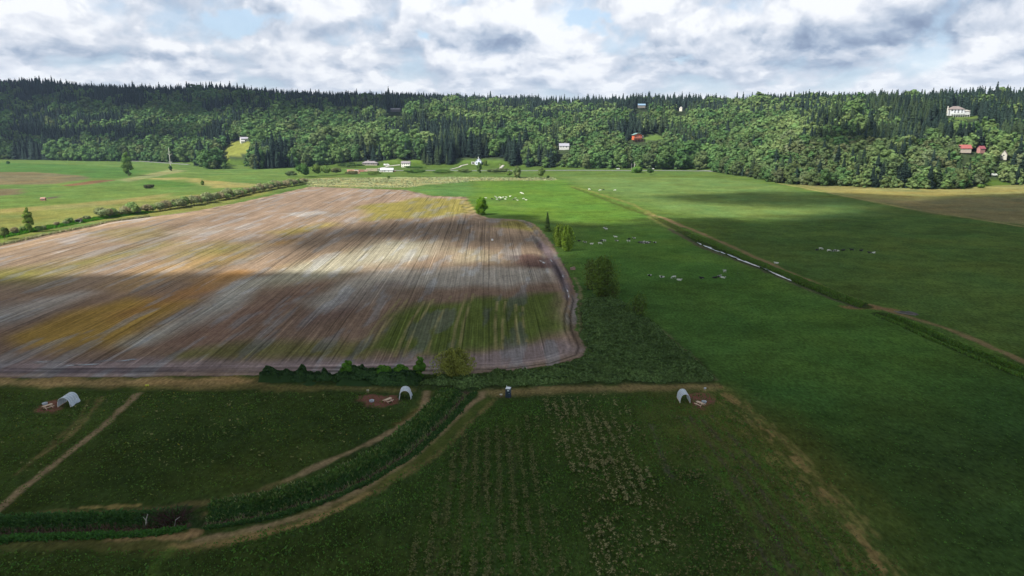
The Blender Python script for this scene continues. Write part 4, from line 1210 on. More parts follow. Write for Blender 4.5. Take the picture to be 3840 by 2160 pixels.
# farther in only every second tree can be seen at all
keep &= (rng.random(len(tx)) < np.clip(1.12 - .5 * depth, .5, 1))
tx, ty, taz, tr, depth = tx[keep], ty[keep], taz[keep], tr[keep], depth[keep]
tz = hill_z(tx, ty)
tu, tv = project(tx, ty, tz)
big = fbm(tx / 120, ty / 120, 601, 3); mid = fbm(tx / 34, ty / 34, 607, 2)
pc = .30 + 3.6 * (big - .5) + 3.0 * (mid - .5)
pc += np.where(depth > .72, .75, 0) + np.where((tu < 1500) & (depth > .5), .35, 0) + np.where((tu > 3250) & (tv < 560), .30, 0)
pc += np.where((tu > 1350) & (tu < 2100) & (tv > 470), .22, 0) - np.where((tu > 2050) & (tu < 3000) & (depth < .6), .32, 0) + np.where((tu > 1900) & (tu < 2350) & (tv < 420), .6, 0)
pc -= np.where((tu < 800) & (depth < .45), .15, 0)
pc = np.where((tu > 2750) & (depth < .20), np.clip(pc * .4, .06, .2), pc)
is_con = rng.random(len(tx)) < pc
# height
th = np.where(is_con, rng.uniform(19, 31, len(tx)), rng.uniform(13, 22, len(tx)))
th *= np.where((tu > 2800) & (depth < .12) & ~is_con, rng.uniform(.55, .95, len(tx)), 1.0) * np.where((tu < 2700) & (depth < .07), rng.uniform(1.0, 1.55, len(tx)), 1.0)
th *= np.where(depth > .90, rng.uniform(.60, 1.08, len(tx)), 1) * np.where(rng.random(len(tx)) < .06, 1.22, 1.0)
edge = depth < .015
th *= np.where(edge, rng.uniform(.55, 1, len(tx)), 1)
big_one = rng.random(len(tx)) < .10; th = np.where(big_one & ~is_con, th * 1.25, th)
trad = np.where(big_one & ~is_con, 1.25, 1.0) * np.where(is_con, th * rng.uniform(.19, .28, len(tx)), th * rng.uniform(.38, .52, len(tx)))
# houses and lawns stay in view
HOUSES = [('bungalow', 1352, 600, 1421, 626), ('shed', 1300, 615, 1500, 652), ('two', 1496, 600, 1542, 634), ('cottage', 1748, 592, 1830, 640), ('lawnhouse', 897, 508, 934, 548), ('lawn', 846, 538, 920, 592),
          ('grey', 2098, 538, 2131, 566), ('cabin', 2366, 506, 2410, 540), ('cabinlawn', 2408, 516, 2480, 530), ('big', 3550, 408, 3620, 436), ('biglawn', 3590, 438, 3660, 446), ('red1', 3598, 560, 3632, 574), ('red2', 3668, 560, 3686, 574),
          ('brown', 3750, 576, 3776, 596), ('blue', 2390, 400, 2420, 418), ('whitec', 2540, 408, 2568, 430), ('longroof', 1462, 416, 1502, 436), ('cars', 2290, 626, 2640, 650), ('van', 3712, 650, 3740, 668), ('drive', 1870, 612, 1900, 645),
          ('roadl', 520, 596, 720, 630)]
top_u, top_v = project(tx, ty, tz + th)
hw = F * trad / tr
kill = np.zeros(len(tx), bool)
for nm, u0, v0, u1, v1 in HOUSES:
    kill |= (tu + hw > u0) & (tu - hw < u1) & (top_v < v1 - 3) & (tv > v0 + (v1 - v0) * .4)
for pts, c in LAWNS[:1] + LAWNS[3:4]:
    kill |= inpoly(tu, tv, np.array(pts, float))
kill |= inpoly(tu, tv, np.array([(1712, 592), (1900, 592), (1900, 640), (1712, 640)], float))
kp = ~kill
tx, ty, tz, tr, th, trad, is_con, depth, tu, tv, big, mid, top_v = [a[kp] for a in (tx, ty, tz, tr, th, trad, is_con, depth, tu, tv, big, mid, top_v)]
# colour of every tree
N_ = len(tx); q1 = rng.random(N_)
tc_ = np.zeros((N_, 3))
dk = LIT(58, 76, 68); dk2 = LIT(80, 98, 66); g1 = LIT(84, 116, 62); g2 = LIT(98, 126, 64); ol = LIT(98, 114, 66); br_ = LIT(98, 104, 66); gy_ = LIT(110, 122, 82)
pale = (fbm(tx / 60, ty / 60, 631, 2) > .5) & (tu > 1300) & (depth < .7)
tc_[:] = np.where(is_con[:, None], np.where((pale & (q1 > .3))[:, None], dk2, dk), np.where((q1 < .42)[:, None], g1, np.where((q1 < .80)[:, None], g2, ol)))
m = (~is_con) & (tu > 2800) & (depth < .22); tc_[m] = np.where((q1[m] < .45)[:, None], ol, np.where((q1[m] < .6)[:, None], br_, np.where((q1[m] < .7)[:, None], gy_, g1)))
m = (~is_con) & (mid > .6) & (q1 > .8); tc_[m] = ol
ton = fbm(tx / 75, ty / 75, 641, 3)
mass = ss(ton, .50, .64)[:, None] * (~is_con & (tu > 1200))[:, None]
tc_ = tc_ * (1 - mass * .75) + LIT(122, 142, 78) * mass * .75
tc_ *= (1 + .5 * (fbm(tx / 45, ty / 45, 643, 2) - .5))[:, None] * rng.uniform(.85, 1.15, (N_, 1)); tc_ = tc_ * (1 + .05 * rng.normal(size=(N_, 3)) * np.array([.8, .4, .6]))
lum_ = tc_.mean(1, keepdims=True); tc_ = np.clip((tc_ * .80 + lum_ * .20) * np.where(is_con[:, None], 1.7, 2.15) * np.array([.90, 1.0, 1.0]), .01, .5)
# prototypes, unit size (height 1, radius 1)
def unit(c, h, r):
    V, Q, T = c; V = V / np.array([r, r, h]); return V, Q, T
P_con = [unit(conifer_crown(700 + k, 28, 5, 11, 7, (1, 1, 1), ragged=.42, base=.10), 28, 5) for k in range(6)]
P_brd = [unit(broad_crown(720 + k, 18, 7, 120, 2.2, .05, 6, (1, 1, 1), .10), 18, 7) for k in range(6)]
near_con = [unit(conifer_crown(740 + k, 28, 5, 20, 11, (1, 1, 1), ragged=.42, base=.08), 28, 5) for k in range(6)]
near_brd = [unit(broad_crown(760 + k, 18, 7, 620, 1.2, .04, 11, (1, 1, 1), .13), 18, 7) for k in range(7)]
size = th / tr * (1 + .4 * (depth < .03))
def pick(mask, n):
    ids = np.where(mask)[0]; return ids[np.argsort(-size[ids])][:n]
# trees that show against the sky count too
ind_con = pick(is_con & (tr < 1500), 290); ind_brd = pick(~is_con, 290)
single = np.zeros(N_, bool); single[ind_con] = True; single[ind_brd] = True
def wood_mesh(name, ids, protos, label, cat):
    Vs, Qs, Ts, off = [], [], [], 0
    for i in ids:
        V, Q, T = protos[i % len(protos)]
        a = (i * 2.399) % 6.283; c, s = cos(a), sin(a)
        kx = trad[i] * (1 + .12 * sin(i)); ky = trad[i] * (1 - .12 * sin(i))
        x = V[:, 0] * kx; y = V[:, 1] * ky
        W = np.stack([tx[i] + x * c - y * s, ty[i] + x * s + y * c, tz[i] - .4 + V[:, 2] * th[i]], 1)
        Vs.append(W.astype(np.float32)); Qs.append((Q + off).astype(np.int32)); Ts.append((T * tc_[i]).astype(np.float32)); off += len(V)
    me = mesh_np(name, np.vstack(Vs), np.vstack(Qs), M_leaf, np.vstack(Ts))
    tag(link(name, me), label, cat, kind='stuff')
rest = np.where(~single)[0]
wood_mesh('conifer_forest', [i for i in rest if is_con[i]], P_con, 'dense dark conifers covering the slope and ridge behind the fields', 'forest')
wood_mesh('broadleaf_forest', [i for i in rest if not is_con[i]], P_brd, 'bright green broadleaf woodland covering the slope behind the fields', 'forest')
def proto_obj(name, P, kind):
    V, Q, T = P
    # trunk below and inside the crown
    n = 6; prof = [(.035, -.03), (.028, .3), (.010, .8)] if kind == 'c' else [(.05, -.03), (.04, .25), (.02, .7)]
    TV = np.array([(p * cos(2 * pi * i / n), p * sin(2 * pi * i / n), z) for p, z in prof for i in range(n)])
    TQ = np.array([(j * n + i, j * n + (i + 1) % n, (j + 1) * n + (i + 1) % n, (j + 1) * n + i) for j in range(2) for i in range(n)]) + len(V)
    me = mesh_np(name, np.vstack([V, TV]), np.vstack([Q, TQ]), [M_leafo, M_bark], np.vstack([T, np.ones((len(TV), 3))]), np.array([0] * len(Q) + [1] * len(TQ)))
    return me
pm_c = [proto_obj('conifer_tree', p, 'c') for p in near_con]; pm_b = [proto_obj('broadleaf_tree', p, 'b') for p in near_brd]
for ids, pm, nm, gcat in ((ind_con, pm_c, 'conifer_tree', 'conifer'), (ind_brd, pm_b, 'broadleaf_tree', 'tree')):
    for i in ids:
        o = bpy.data.objects.new(nm, pm[i % len(pm)]); COL.objects.link(o)
        o.location = (tx[i], ty[i], tz[i] - .2); o.rotation_euler = (0, 0, (i * 2.399) % 6.283)
        o.scale = (trad[i] * (1 + .1 * sin(i)), trad[i] * (1 - .1 * sin(i)), th[i])
        o.color = (*[float(c) for c in tc_[i]], 1)
        r_, g_, b_ = tc_[i]
        if nm == 'broadleaf_tree': tone = 'olive' if r_ > g_ * .86 else ('bright green' if g_ > .15 else 'mid green')
        else: tone = 'olive' if r_ > .075 else ('blackish' if g_ < .07 else 'dark green')
        kind = 'leafy tree' if nm == 'broadleaf_tree' else 'conifer'
        hgt = 'low' if th[i] < (20 if kind == 'leafy tree' else 28) else ('tall' if th[i] > (25 if kind == 'leafy tree' else 35) else '')
        mk = [(160, 'at the left edge of the picture'), (420, 'behind the far left meadow'), (560, 'left of the bare white trunk'), (760, 'right of the bare white trunk'), (960, 'around the yellow hillside lawn'),
              (1150, 'behind the dark rounded scrub'), (1330, 'left of the bungalow'), (1500, 'behind the bungalow'), (1640, 'by the two-storey white house'), (1760, 'left of the gabled cottage'), (1880, 'behind the gabled cottage'),
              (2020, 'right of the pale driveway'), (2200, 'below the grey-roofed woodland house'), (2360, 'left of the roadside poles'), (2560, 'right of the roadside poles'), (2740, 'behind the far end of the pasture'),
              (2940, 'left of the brown field corner'), (3160, 'behind the left of the brown field'), (3380, 'behind the middle of the brown field'), (3580, 'left of the red roofs'), (3720, 'below the red roofs'), (9999, 'at the right edge of the picture')]
        where = next(w for lim, w in mk if tu[i] < lim)
        row = 'in the front row' if depth[i] < .012 else ('in the second row' if depth[i] < .035 else 'deeper in')
        o['label'] = ' '.join(f'{hgt} {tone} {kind} {row} {where}'.split())
        o['category'] = gcat
        o['group'] = f'{kind}s of the woods {where}'
# ------------------------------------------------------------------ low growth nobody could count
def blades(n, pts_fn, h, w, col, seed, k=2, lean=.35, var=.3):
    """upright tufts; pts_fn(n, rng) gives ground points"""
    rs = np.random.default_rng(seed)
    x, y, sc = pts_fn(n, rs)
    z = ground_z(x, y); Vs, Ts = [], []
    c = gain(col, 1.55)
    for j in range(k):
        a = rs.uniform(0, pi, len(x)); hh_ = h * sc * rs.uniform(.6, 1.25, len(x)); ww = w * sc * rs.uniform(.7, 1.3, len(x))
        lx, ly = rs.normal(size=len(x)) * lean * hh_, rs.normal(size=len(x)) * lean * hh_
        dx, dy = np.cos(a) * ww / 2, np.sin(a) * ww / 2
        q_ = np.stack([np.stack([x - dx, y - dy, z - .1], 1), np.stack([x + dx, y + dy, z - .1], 1),
                       np.stack([x + lx + dx * .35, y + ly + dy * .35, z + hh_], 1), np.stack([x + lx - dx * .6, y + ly - dy * .6, z + hh_ * .92], 1)], 1)
        Vs.append(q_.reshape(-1, 3))
        t = c * (1 + rs.uniform(-var, var, (len(x), 1))) * (1 + rs.normal(size=(len(x), 3)) * .07)
        Ts.append(np.repeat(t, 4, 0))
    V = np.vstack(Vs); return V, np.arange(len(V)).reshape(-1, 4), np.clip(np.vstack(Ts), .004, .8)
def along(P, off0, off1, wob=1.0, skip=None):
    P = np.asarray(P); sg = np.hypot(*np.diff(P, axis=0).T); cu = np.concatenate([[0], np.cumsum(sg)])
    def f(n, rs):
        d = rs.uniform(0, cu[-1], n)
        x = np.interp(d, cu, P[:, 0]); y = np.interp(d, cu, P[:, 1])
        x2 = np.interp(d + .5, cu, P[:, 0]); y2 = np.interp(d + .5, cu, P[:, 1]); x1 = np.interp(d - .5, cu, P[:, 0]); y1 = np.interp(d - .5, cu, P[:, 1])
        tx_, ty_ = x2 - x1, y2 - y1; l = np.hypot(tx_, ty_) + 1e-6
        o = (rs.uniform(off0, off1, n) if off0 * off1 < 0 or off1 < 0 or skip else rs.uniform(off0, off1, n) * rs.choice([-1, 1], n)) + rs.normal(size=n) * .3 * wob
        sc = .6 + .8 * fbm(d / 3., o * 0 + seedless, 5, 3)
        return x - ty_ / l * o, y + tx_ / l * o, sc
    return f
seedless = 3.0
def inside_pts(P, dens_seed=None, thr=0.0, s=8., sx=1.0):
    P = np.asarray(P)
    def f(n, rs):
        x = rs.uniform(P[:, 0].min(), P[:, 0].max(), n * 2); y = rs.uniform(P[:, 1].min(), P[:, 1].max(), n * 2)
        m = inpoly(x, y, P)
        if dens_seed is not None: m &= fbm(x / s * sx, y / s, dens_seed, 4) + rs.uniform(-.08, .08, n * 2) > thr
        x, y = x[m][:n], y[m][:n]
        return x, y, .6 + .8 * vnoise(x / 2, y / 2, 8)
    return f
def stuff(name, L_, label, cat, mat=None):
    V, Q, T = join(L_)
    return tag(link(name, mesh_np(name, V, Q, mat or M_blade, T)), label, cat, kind='stuff')

GRASS_D = SHD(38, 62, 30); REED = SHD(34, 58, 30)
stuff('tall_ditch_grass', [
    blades(9500, along(DITCH_A, -5.2, -.6), .38, .34, SHD(44, 68, 38), 1, 2, .75), blades(5200, along(DITCH_A, 1.1, 2.7, 1, True), .32, .3, SHD(38, 60, 33), 2, 2, .7),
    blades(1500, along(DITCH_A, -5.2, -2.4), .6, .5, SHD(50, 70, 36), 31, 2, .6), blades(170, along(DITCH_A, -5.4, -4.4), .7, .12, SHD(98, 102, 80), 4, 2),
    blades(3600, along(DITCH_B, -3.6, -.7), .4, .34, SHD(42, 66, 36), 3, 2, .75), blades(3000, along(DITCH_B, 1.1, 3.2, 1, True), .38, .34, SHD(42, 70, 34), 32, 2, .75),
    blades(420, along(DITCH_A, -.6, .6), .5, .12, SHD(88, 80, 70), 5, 2), blades(600, along(DITCH_B, -1.0, .8), .6, .12, SHD(70, 58, 52), 6, 2),
    blades(900, along(DITCH_A, -4.8, 2.2), .55, .2, SHD(78, 92, 60), 33, 2)],
    'tall dark green grass filling the curved ditch in the foreground', 'grass')
stuff('ditch_bank_growth', [blades(9000, along(DITCH_R2, .2, 2.8), .55, .5, SHD(60, 84, 38), 7, 2), blades(7000, along(GP([(2590, 878), (2700, 926), (2850, 988), (3000, 1050), (3120, 1098), (3238, 1142)]), 0, 1.9), .5, .5, SHD(60, 82, 38), 8, 2)],
      'dark green growth on the banks of the long ditch across the right pasture', 'grass')
stuff('rank_grass', [blades(6000, along(GP([(-200, 905), (0, 888), (200, 850), (400, 815), (560, 795)]), 0, 5), .8, .6, LIT(96, 150, 48), 9, 2),
                     blades(2600, along(GP([(-200, 968), (0, 921), (150, 886), (298, 857), (410, 832), (560, 812)]), 0, 1.1), .9, .5, LIT(190, 178, 142), 10, 2)],
      'bright green rank grass and pale dead stalks along the left edge of the ploughed field', 'grass')
stuff('dead_grass', [blades(11000, inside_pts(GP([(1125, 671), (1700, 664), (2080, 666), (2085, 677), (1780, 680), (1600, 696), (1500, 705), (1155, 700)]), 44, .46, 9, .5), .55, 1.5, LIT(176, 174, 140), 11, 1, .8, .2)],
      'pale bleached grass tussocks in the wet corner behind the ploughed field', 'grass')
# pasture and plot tufts
def pasture_pts(n, rs):
    y = 75 + (rs.random(n * 3) ** 1.7) * 220; x = rs.uniform(35, 300, n * 3)
    P = GP([(2760, 1300), (4300, 1300), (4300, 2400), (3440, 2400), (2790, 1520)])
    m = inpoly(x, y, P); x, y = x[m][:n], y[m][:n]
    return x, y, .5 + .9 * vnoise(x / 2, y / 2, 8)
FG1 = GP([(-200, 1470), (1560, 1475), (1500, 1590), (1100, 1770), (700, 1870), (-200, 1920)])
FG2 = GP([(1870, 1500), (2700, 1480), (3350, 2190), (-200, 2190), (-200, 2070), (700, 2060), (1300, 1900), (1600, 1720)])
stuff('meadow_tufts', [
    blades(9000, inside_pts(FG1), .16, .36, SHD(52, 72, 34), 12, 1, .8, .18), blades(1300, inside_pts(FG1, 45, .52, 9), .22, .3, SHD(68, 78, 46), 13, 1, .6),
    blades(420, inside_pts(FG1, 46, .58, 14), .2, .3, SHD(84, 78, 32), 14, 1, .6),
    blades(20000, inside_pts(FG2), .20, .30, SHD(50, 74, 34), 15, 1, .8, .2), blades(4000, inside_pts(FG2, 47, .5, 10), .26, .26, SHD(62, 78, 40), 16, 1, .6),
    blades(9000, pasture_pts, .12, .42, SHD(52, 78, 38), 17, 1, .9, .12)],
    'short meadow grass and small weeds across the dark foreground fields', 'grass')
def weeds(n, P, seed, thr, s, col, size, dense, row=0):
    rs = np.random.default_rng(seed)
    x, y, sc = inside_pts(P, seed, thr, s)(n, rs)
    if row:
        xr = x + y * .04; x = np.round(xr / row) * row + rs.normal(size=len(x)) * .28 - y * .04
    z = ground_z(x, y)
    m = 7
    ang = rs.uniform(0, 2 * pi, (len(x), m)); rad = rs.uniform(0, .5, (len(x), m)) * size * sc[:, None] * 1.1
    P_ = np.stack([(x[:, None] + np.cos(ang) * rad).ravel(), (y[:, None] + np.sin(ang) * rad).ravel(), (z[:, None] + (.30 + .25 * rs.random((len(x), m))) * sc[:, None]).ravel()], 1)
    Nn = np.stack([np.cos(ang).ravel() * .5, np.sin(ang).ravel() * .5, np.ones(ang.size)], 1)
    V, Q = leaf_quads(P_, Nn, np.repeat(sc, m) * size * rs.uniform(.25, .5, ang.size), rs)
    T = np.array(col) * (1 + rs.uniform(-.3, .3, (ang.size, 1)))
    T[::3] = np.array(SHD(54, 72, 34))
    return V, Q, np.repeat(T, 4, 0)
W1 = GP([(2030, 1490), (2300, 1478), (2420, 1610), (2330, 1650), (2420, 1760), (2500, 2000), (2560, 2190), (2240, 2190), (2180, 1900), (2100, 1700)])
W2 = GP([(1740, 1640), (2000, 1560), (2060, 1900), (2120, 2190), (1500, 2190), (1620, 1850)])
W3 = GP([(2380, 1600), (2560, 1560), (2760, 1900), (2900, 2190), (2520, 2190)])
stuff('flowering_weeds', [weeds(1700, W1, 501, .45, 6, SHD(110, 112, 84), .52, 1, 1.9), weeds(500, W1, 502, .40, 3, SHD(98, 102, 76), .45, 1),
                          weeds(2800, W2, 503, .38, 5, SHD(82, 92, 64), .40, 1, 2.1), weeds(500, W3, 504, .52, 6, SHD(82, 86, 62), .45, 1),
                          weeds(260, FG2, 505, .56, 14, SHD(84, 90, 62), .42, 1), weeds(160, FG1, 506, .5, 9, SHD(96, 106, 74), .6, 1),
                          weeds(240, GP([(2600, 1560), (2760, 1530), (3200, 1960), (3340, 2190), (3000, 2190)]), 507, .5, 6, SHD(88, 86, 64), .42, 1)],
      'pale flowering weed clumps in patchy bands across the crop plot', 'weeds', M_leaf)

# brambles: a mounded mass with a leafy skin
def bramble(P, n, hmax, seed, col, ins=2.5):
    x0, y0 = P.min(0); x1, y1 = P.max(0)
    xs = np.arange(x0, x1, .8); ys = np.arange(y0, y1, .8); X, Y = np.meshgrid(xs, ys); x, y = X.ravel(), Y.ravel()
    def hf(x, y):
        d = -sdist(x, y, P) + (fbm(x / 4, y / 4, seed) - .5) * 7
        e = ss(d, 0, ins)
        r1 = 1 - np.abs(fbm(x / 7 + y / 40, y / 3.2, seed + 1, 4) - .5) * 2.6
        return e * hmax * (.12 + .85 * np.clip(r1, 0, 1) ** 2 + .35 * fbm(x / 12, y / 12, seed + 3, 3))
    h = hf(x, y); z = ground_z(x, y) + h - .15
    ny, nx = X.shape; idx = np.arange(nx * ny).reshape(ny, nx)
    q = np.stack([idx[:-1, :-1], idx[:-1, 1:], idx[1:, 1:], idx[1:, :-1]], -1).reshape(-1, 4); q = q[(h[q] > .05).any(1)]
    u = np.unique(q); rm = -np.ones(len(x), int); rm[u] = np.arange(len(u))
    V = np.stack([x, y, z], 1)[u]; col = gain(col, 1.7); T = np.tile(np.array(col) * .8, (len(u), 1))
    rs = np.random.default_rng(seed)
    lx, ly = rs.uniform(x0, x1, n * 2), rs.uniform(y0, y1, n * 2); m = inpoly(lx, ly, P); lx, ly = lx[m][:n], ly[m][:n]
    hh_ = hf(lx, ly); e = .4
    gx_, gy_ = (hf(lx + e, ly) - hh_) / e, (hf(lx, ly + e) - hh_) / e
    k = hh_ > .1; lx, ly, hh_, gx_, gy_ = lx[k], ly[k], hh_[k], gx_[k], gy_[k]
    P_ = np.stack([lx, ly, ground_z(lx, ly) + hh_ + rs.uniform(-.1, .25, len(lx))], 1)
    Nn = np.stack([-gx_, -gy_, np.ones(len(lx))], 1) + rs.normal(size=(len(lx), 3)) * .45
    V2, Q2 = leaf_quads(P_, Nn, rs.uniform(.25, .55, len(lx)), rs)
    tc = np.array(col) * (1 + rs.uniform(-.35, .35, (len(lx), 1))) * (.75 + .6 * fbm(lx / 5, ly / 5, seed + 9))[:, None] * 1.15
    return join([(V, rm[q], T), (V2, Q2, np.repeat(tc, 4, 0))])
stuff('bramble_thicket', [bramble(BRAMBLE, 60000, 2.3, 801, SHD(52, 68, 42), 4.5)], 'dense dark bramble thicket between the ploughed field corner and the pasture', 'brambles', M_leaf)
hb = tag(link('bramble_hedge', mesh_np('bramble_hedge', *(lambda b: (b[0], b[1], M_leaf, b[2]))(bramble(HEDGE_F, 16000, 2.5, 811, SHD(34, 52, 32), 2.0)))),
         'low dark bramble hedge between the tan strip and the ploughed field', 'hedge')

# ------------------------------------------------------------------ water
def slivers(pts, w, z, n, seed, spread):
    """a patch of standing water broken into thin streaks"""
    P = GP(pts); rs = random.Random(seed)
    for i in range(n):
        a = rs.uniform(0, .75); b = min(1, a + rs.uniform(.15, .45)); L_ = len(pts) - 1
        def at(t):
            k = min(int(t * L_), L_ - 1); f = t * L_ - k
            return (pts[k][0] * (1 - f) + pts[k + 1][0] * f, pts[k][1] * (1 - f) + pts[k + 1][1] * f)
        o = rs.uniform(-spread, spread)
        ribbon('puddle', [(at(t)[0] + rs.uniform(-1, 1), at(t)[1] + o + rs.uniform(-.8, .8)) for t in (a, (a + b) / 2, b)], w * rs.uniform(.4, 1), z, M_water, seed * 10 + i, 1.0)
def ribbon(name, pts, w, z, mat, seed, wob=.6, kind='structure'):
    P = GP(pts); sg = np.hypot(*np.diff(P, axis=0).T); cu = np.concatenate([[0], np.cumsum(sg)])
    d = np.arange(0, cu[-1], .45); x = np.interp(d, cu, P[:, 0]); y = np.interp(d, cu, P[:, 1])
    tx_, ty_ = np.gradient(x), np.gradient(y); l = np.hypot(tx_, ty_); nx_, ny_ = -ty_ / l, tx_ / l
    end = np.clip(np.minimum(d, cu[-1] - d) / 3.0, 0, 1)
    wl = w * end * (1 + wob * 2 * (fbm(d / 2.2, d * 0 + 1, seed) - .5)); wr = w * end * (1 + wob * 2 * (fbm(d / 2.2, d * 0 + 5, seed) - .5))
    zz = floor_z(x, y).mean() if z is None else z
    zl = np.full(len(d), zz)
    V = np.vstack([np.stack([x + nx_ * wl, y + ny_ * wl, zl], 1), np.stack([x - nx_ * wr, y - ny_ * wr, zl], 1)])
    n = len(d); i = np.arange(n - 1); Q = np.stack([i, i + n, i + n + 1, i + 1], 1)
    me = mesh_np(name, V, Q, mat)
    return tag(link(name, me), kind=kind)
for k in range(16):
    t0 = k / 16 * .93; t1 = t0 + rnd.uniform(.05, .12)
    st_ = [(2552, 884), (2600, 902), (2650, 924), (2700, 942), (2760, 962), (2830, 990), (2900, 1020), (2985, 1056)]
    def at_(t, o):
        f = min(t, .999) * 7; q0 = int(f); f -= q0
        return (st_[q0][0] * (1 - f) + st_[q0 + 1][0] * f + o, st_[q0][1] * (1 - f) + st_[q0 + 1][1] * f + rnd.uniform(-1.5, 1.5))
    o = rnd.uniform(-5, 5)
    ribbon('stream_water', [at_(t0, o), at_((t0 + t1) / 2, o + rnd.uniform(-3, 3)), at_(t1, o)], rnd.uniform(.45, 1.15), -.40 + .004 * k, M_water, 300 + k, 1.1)
ribbon('stream_water', [(2480, 842), (2510, 858), (2530, 866)], .35, -.20, M_water, 5, 1.2)
for k, (pts, w) in enumerate([([(60, 1364), (160, 1360), (260, 1356)], .9), ([(230, 1372), (380, 1366), (520, 1350)], 1.2), ([(300, 1358), (420, 1354), (540, 1346)], .6), ([(280, 1399), (350, 1400), (430, 1400)], .35),
                              ([(2010, 975), (2030, 984), (2045, 990)], 1.4), ([(2098, 1022), (2112, 1036), (2120, 1046)], .8), ([(2122, 1080), (2132, 1100), (2134, 1122)], .55),
                              ([(640, 1212), (700, 1184), (775, 1150)], .5), ([(790, 1150), (810, 1138), (822, 1130)], .8), ([(2040, 1330), (2050, 1318), (2056, 1308)], .5), ([(720, 1398), (850, 1396), (960, 1395)], .3),
                              ([(1780, 1320), (1850, 1322), (1900, 1316)], .35), ([(2030, 930), (2055, 960), (2072, 985)], .35)]):
    x, y = G(*pts[1]); z = float(ground_z(x, y).max()) + .06
    slivers(pts, w * .42, z, 4 if w > .5 else 2, 20 + k, 4 if w > .7 else 2)

# country roads
def road(name, pts, w, mat):
    P = np.array([P3(u, v) for u, v in pts]); d = np.concatenate([[0], np.cumsum(np.hypot(*np.diff(P[:, :2], axis=0).T))])
    t = np.arange(0, d[-1], 6.0); x = np.interp(t, d, P[:, 0]); y = np.interp(t, d, P[:, 1])
    tx_, ty_ = np.gradient(x), np.gradient(y); l = np.hypot(tx_, ty_)
    c = []
    for s in (1, -1): c.append(np.stack([x - s * ty_ / l * w / 2, y + s * tx_ / l * w / 2], 1))
    z = np.maximum(ground_z(c[0][:, 0], c[0][:, 1]), ground_z(c[1][:, 0], c[1][:, 1])) + .45
    V = np.vstack([np.column_stack([c[0], z]), np.column_stack([c[1], z]), np.column_stack([c[0], z - 3]), np.column_stack([c[1], z - 3])])
    n = len(t); i = np.arange(n - 1); Q = np.vstack([np.stack([i, i + n, i + n + 1, i + 1], 1), np.stack([i + n, i + 3 * n, i + 3 * n + 1, i + n + 1], 1), np.stack([i, i + 1, i + 2 * n + 1, i + 2 * n], 1)])
    return tag(link(name, mesh_np(name, V, Q, mat)), kind='structure')
M_asph = plain('worn_asphalt', (.13, .13, .135), .9, .1, .5)
M_gravel = plain('pale_gravel', (.34, .32, .28), .95, .2, .6)
road('road', [(1300, 637), (1500, 640), (1700, 640), (1900, 641), (2160, 639), (2300, 640), (2500, 640), (2640, 641), (2800, 648), (2960, 660)], 5, M_asph)
road('road', [(470, 603), (540, 606), (600, 610), (660, 614), (715, 618)], 4.5, M_asph)
road('driveway', [(1873, 637), (1878, 630), (1884, 624), (1889, 619)], 4, M_gravel)
road('driveway', [(1402, 638), (1430, 631), (1455, 624), (1500, 619)], 4, M_gravel)
road('driveway', [(1690, 636), (1730, 622), (1765, 614)], 3, M_gravel)

# ------------------------------------------------------------------ camp sites: plastic tunnels, tables, fire rings
M_plastic = plain('milky_plastic', (.60, .66, .74), .35, .12, 1.5, trans=.22)
M_hoop = plain('white_pipe', (.74, .76, .78), .4, .05)
M_pine = plain('fresh_pine', (.66, .48, .33), .7, .12, 2.0)
M_steel = plain('galvanised_steel', (.50, .56, .64), .35, .2, 5, .35)
M_ash = plain('ash', (.16, .16, .17), .95)
def tunnel(label, loc, rz, W, Hh, L_, nh, flap, sag=.06):
    root = empty('hoop_tunnel', loc, rz, label, 'tunnel', None)
    # cover: surface between the hoops, slightly slack, hem flaring out on one side
    nu, nv_ = 26, 25
    V = []
    for j in range(nv_):
        s = j / (nv_ - 1); y = (s - .5) * L_
        slack = abs(sin(s * pi * (nh - 1))) * sag
        for i in range(nu):
            a = pi * i / (nu - 1)
            c, sn = cos(a), sin(a)
            x = W / 2 * np.sign(c) * abs(c) ** .85 * (1 - slack * .6); z = (Hh - slack) * sn ** .78
            if i < 3 and flap: x += (.28 - .09 * i) * (1 + .4 * sin(s * 9)) * flap; z = max(z, 0) if i else .02
            V.append((x + .02 * sin(j * 2.1 + i), y + .02 * cos(i * 1.7 + j), z + (.03 if i in (0, nu - 1) else 0)))
    idx = np.arange(nu * nv_).reshape(nv_, nu)
    q = np.stack([idx[:-1, :-1], idx[:-1, 1:], idx[1:, 1:], idx[1:, :-1]], -1).reshape(-1, 4)
    link('plastic_cover', mesh_np('plastic_cover', V, q, M_plastic, smooth=True), root)
    for k in range(nh):
        y = (k / (nh - 1) - .5) * L_; mb = MB()
        mb.tube([(W / 2 * np.sign(cos(a)) * abs(cos(a)) ** .85 * 1.012, y, (Hh + .02) * max(sin(a), 0) ** .78) for a in np.linspace(0, pi, 19)], .055, 6)
        mb.build('hoop', M_hoop, root)
    for sx in (-1, 1):
        mb = MB(); mb.box((sx * W / 2, 0, .06), (.1, L_ + .1, .12)); mb.build('base_rail', M_pine, root)
    mb = MB(); mb.tube([(0, -L_ / 2, Hh - .02), (0, L_ / 2, Hh - .02)], .035, 6); mb.build('ridge_pole', M_hoop, root)
    return root
def gz(u, v):
    x, y, z = P3(u, v); return (x, y, z)
tunnel('plastic covered hoop tunnel with its mouth to the leftmost mulch patch', gz(258, 1519), radians(2), 2.7, 2.15, 3.3, 5, 1.0)
tunnel('short white hoop tunnel at the mulch patch left of the ditch', gz(1520, 1493), radians(5), 2.5, 2.15, 2.7, 4, .9)
tunnel('ribbed hoop tunnel at the mulch patch in the right plot', gz(2563, 1502), radians(-1), 2.2, 2.1, 3.1, 5, 0)
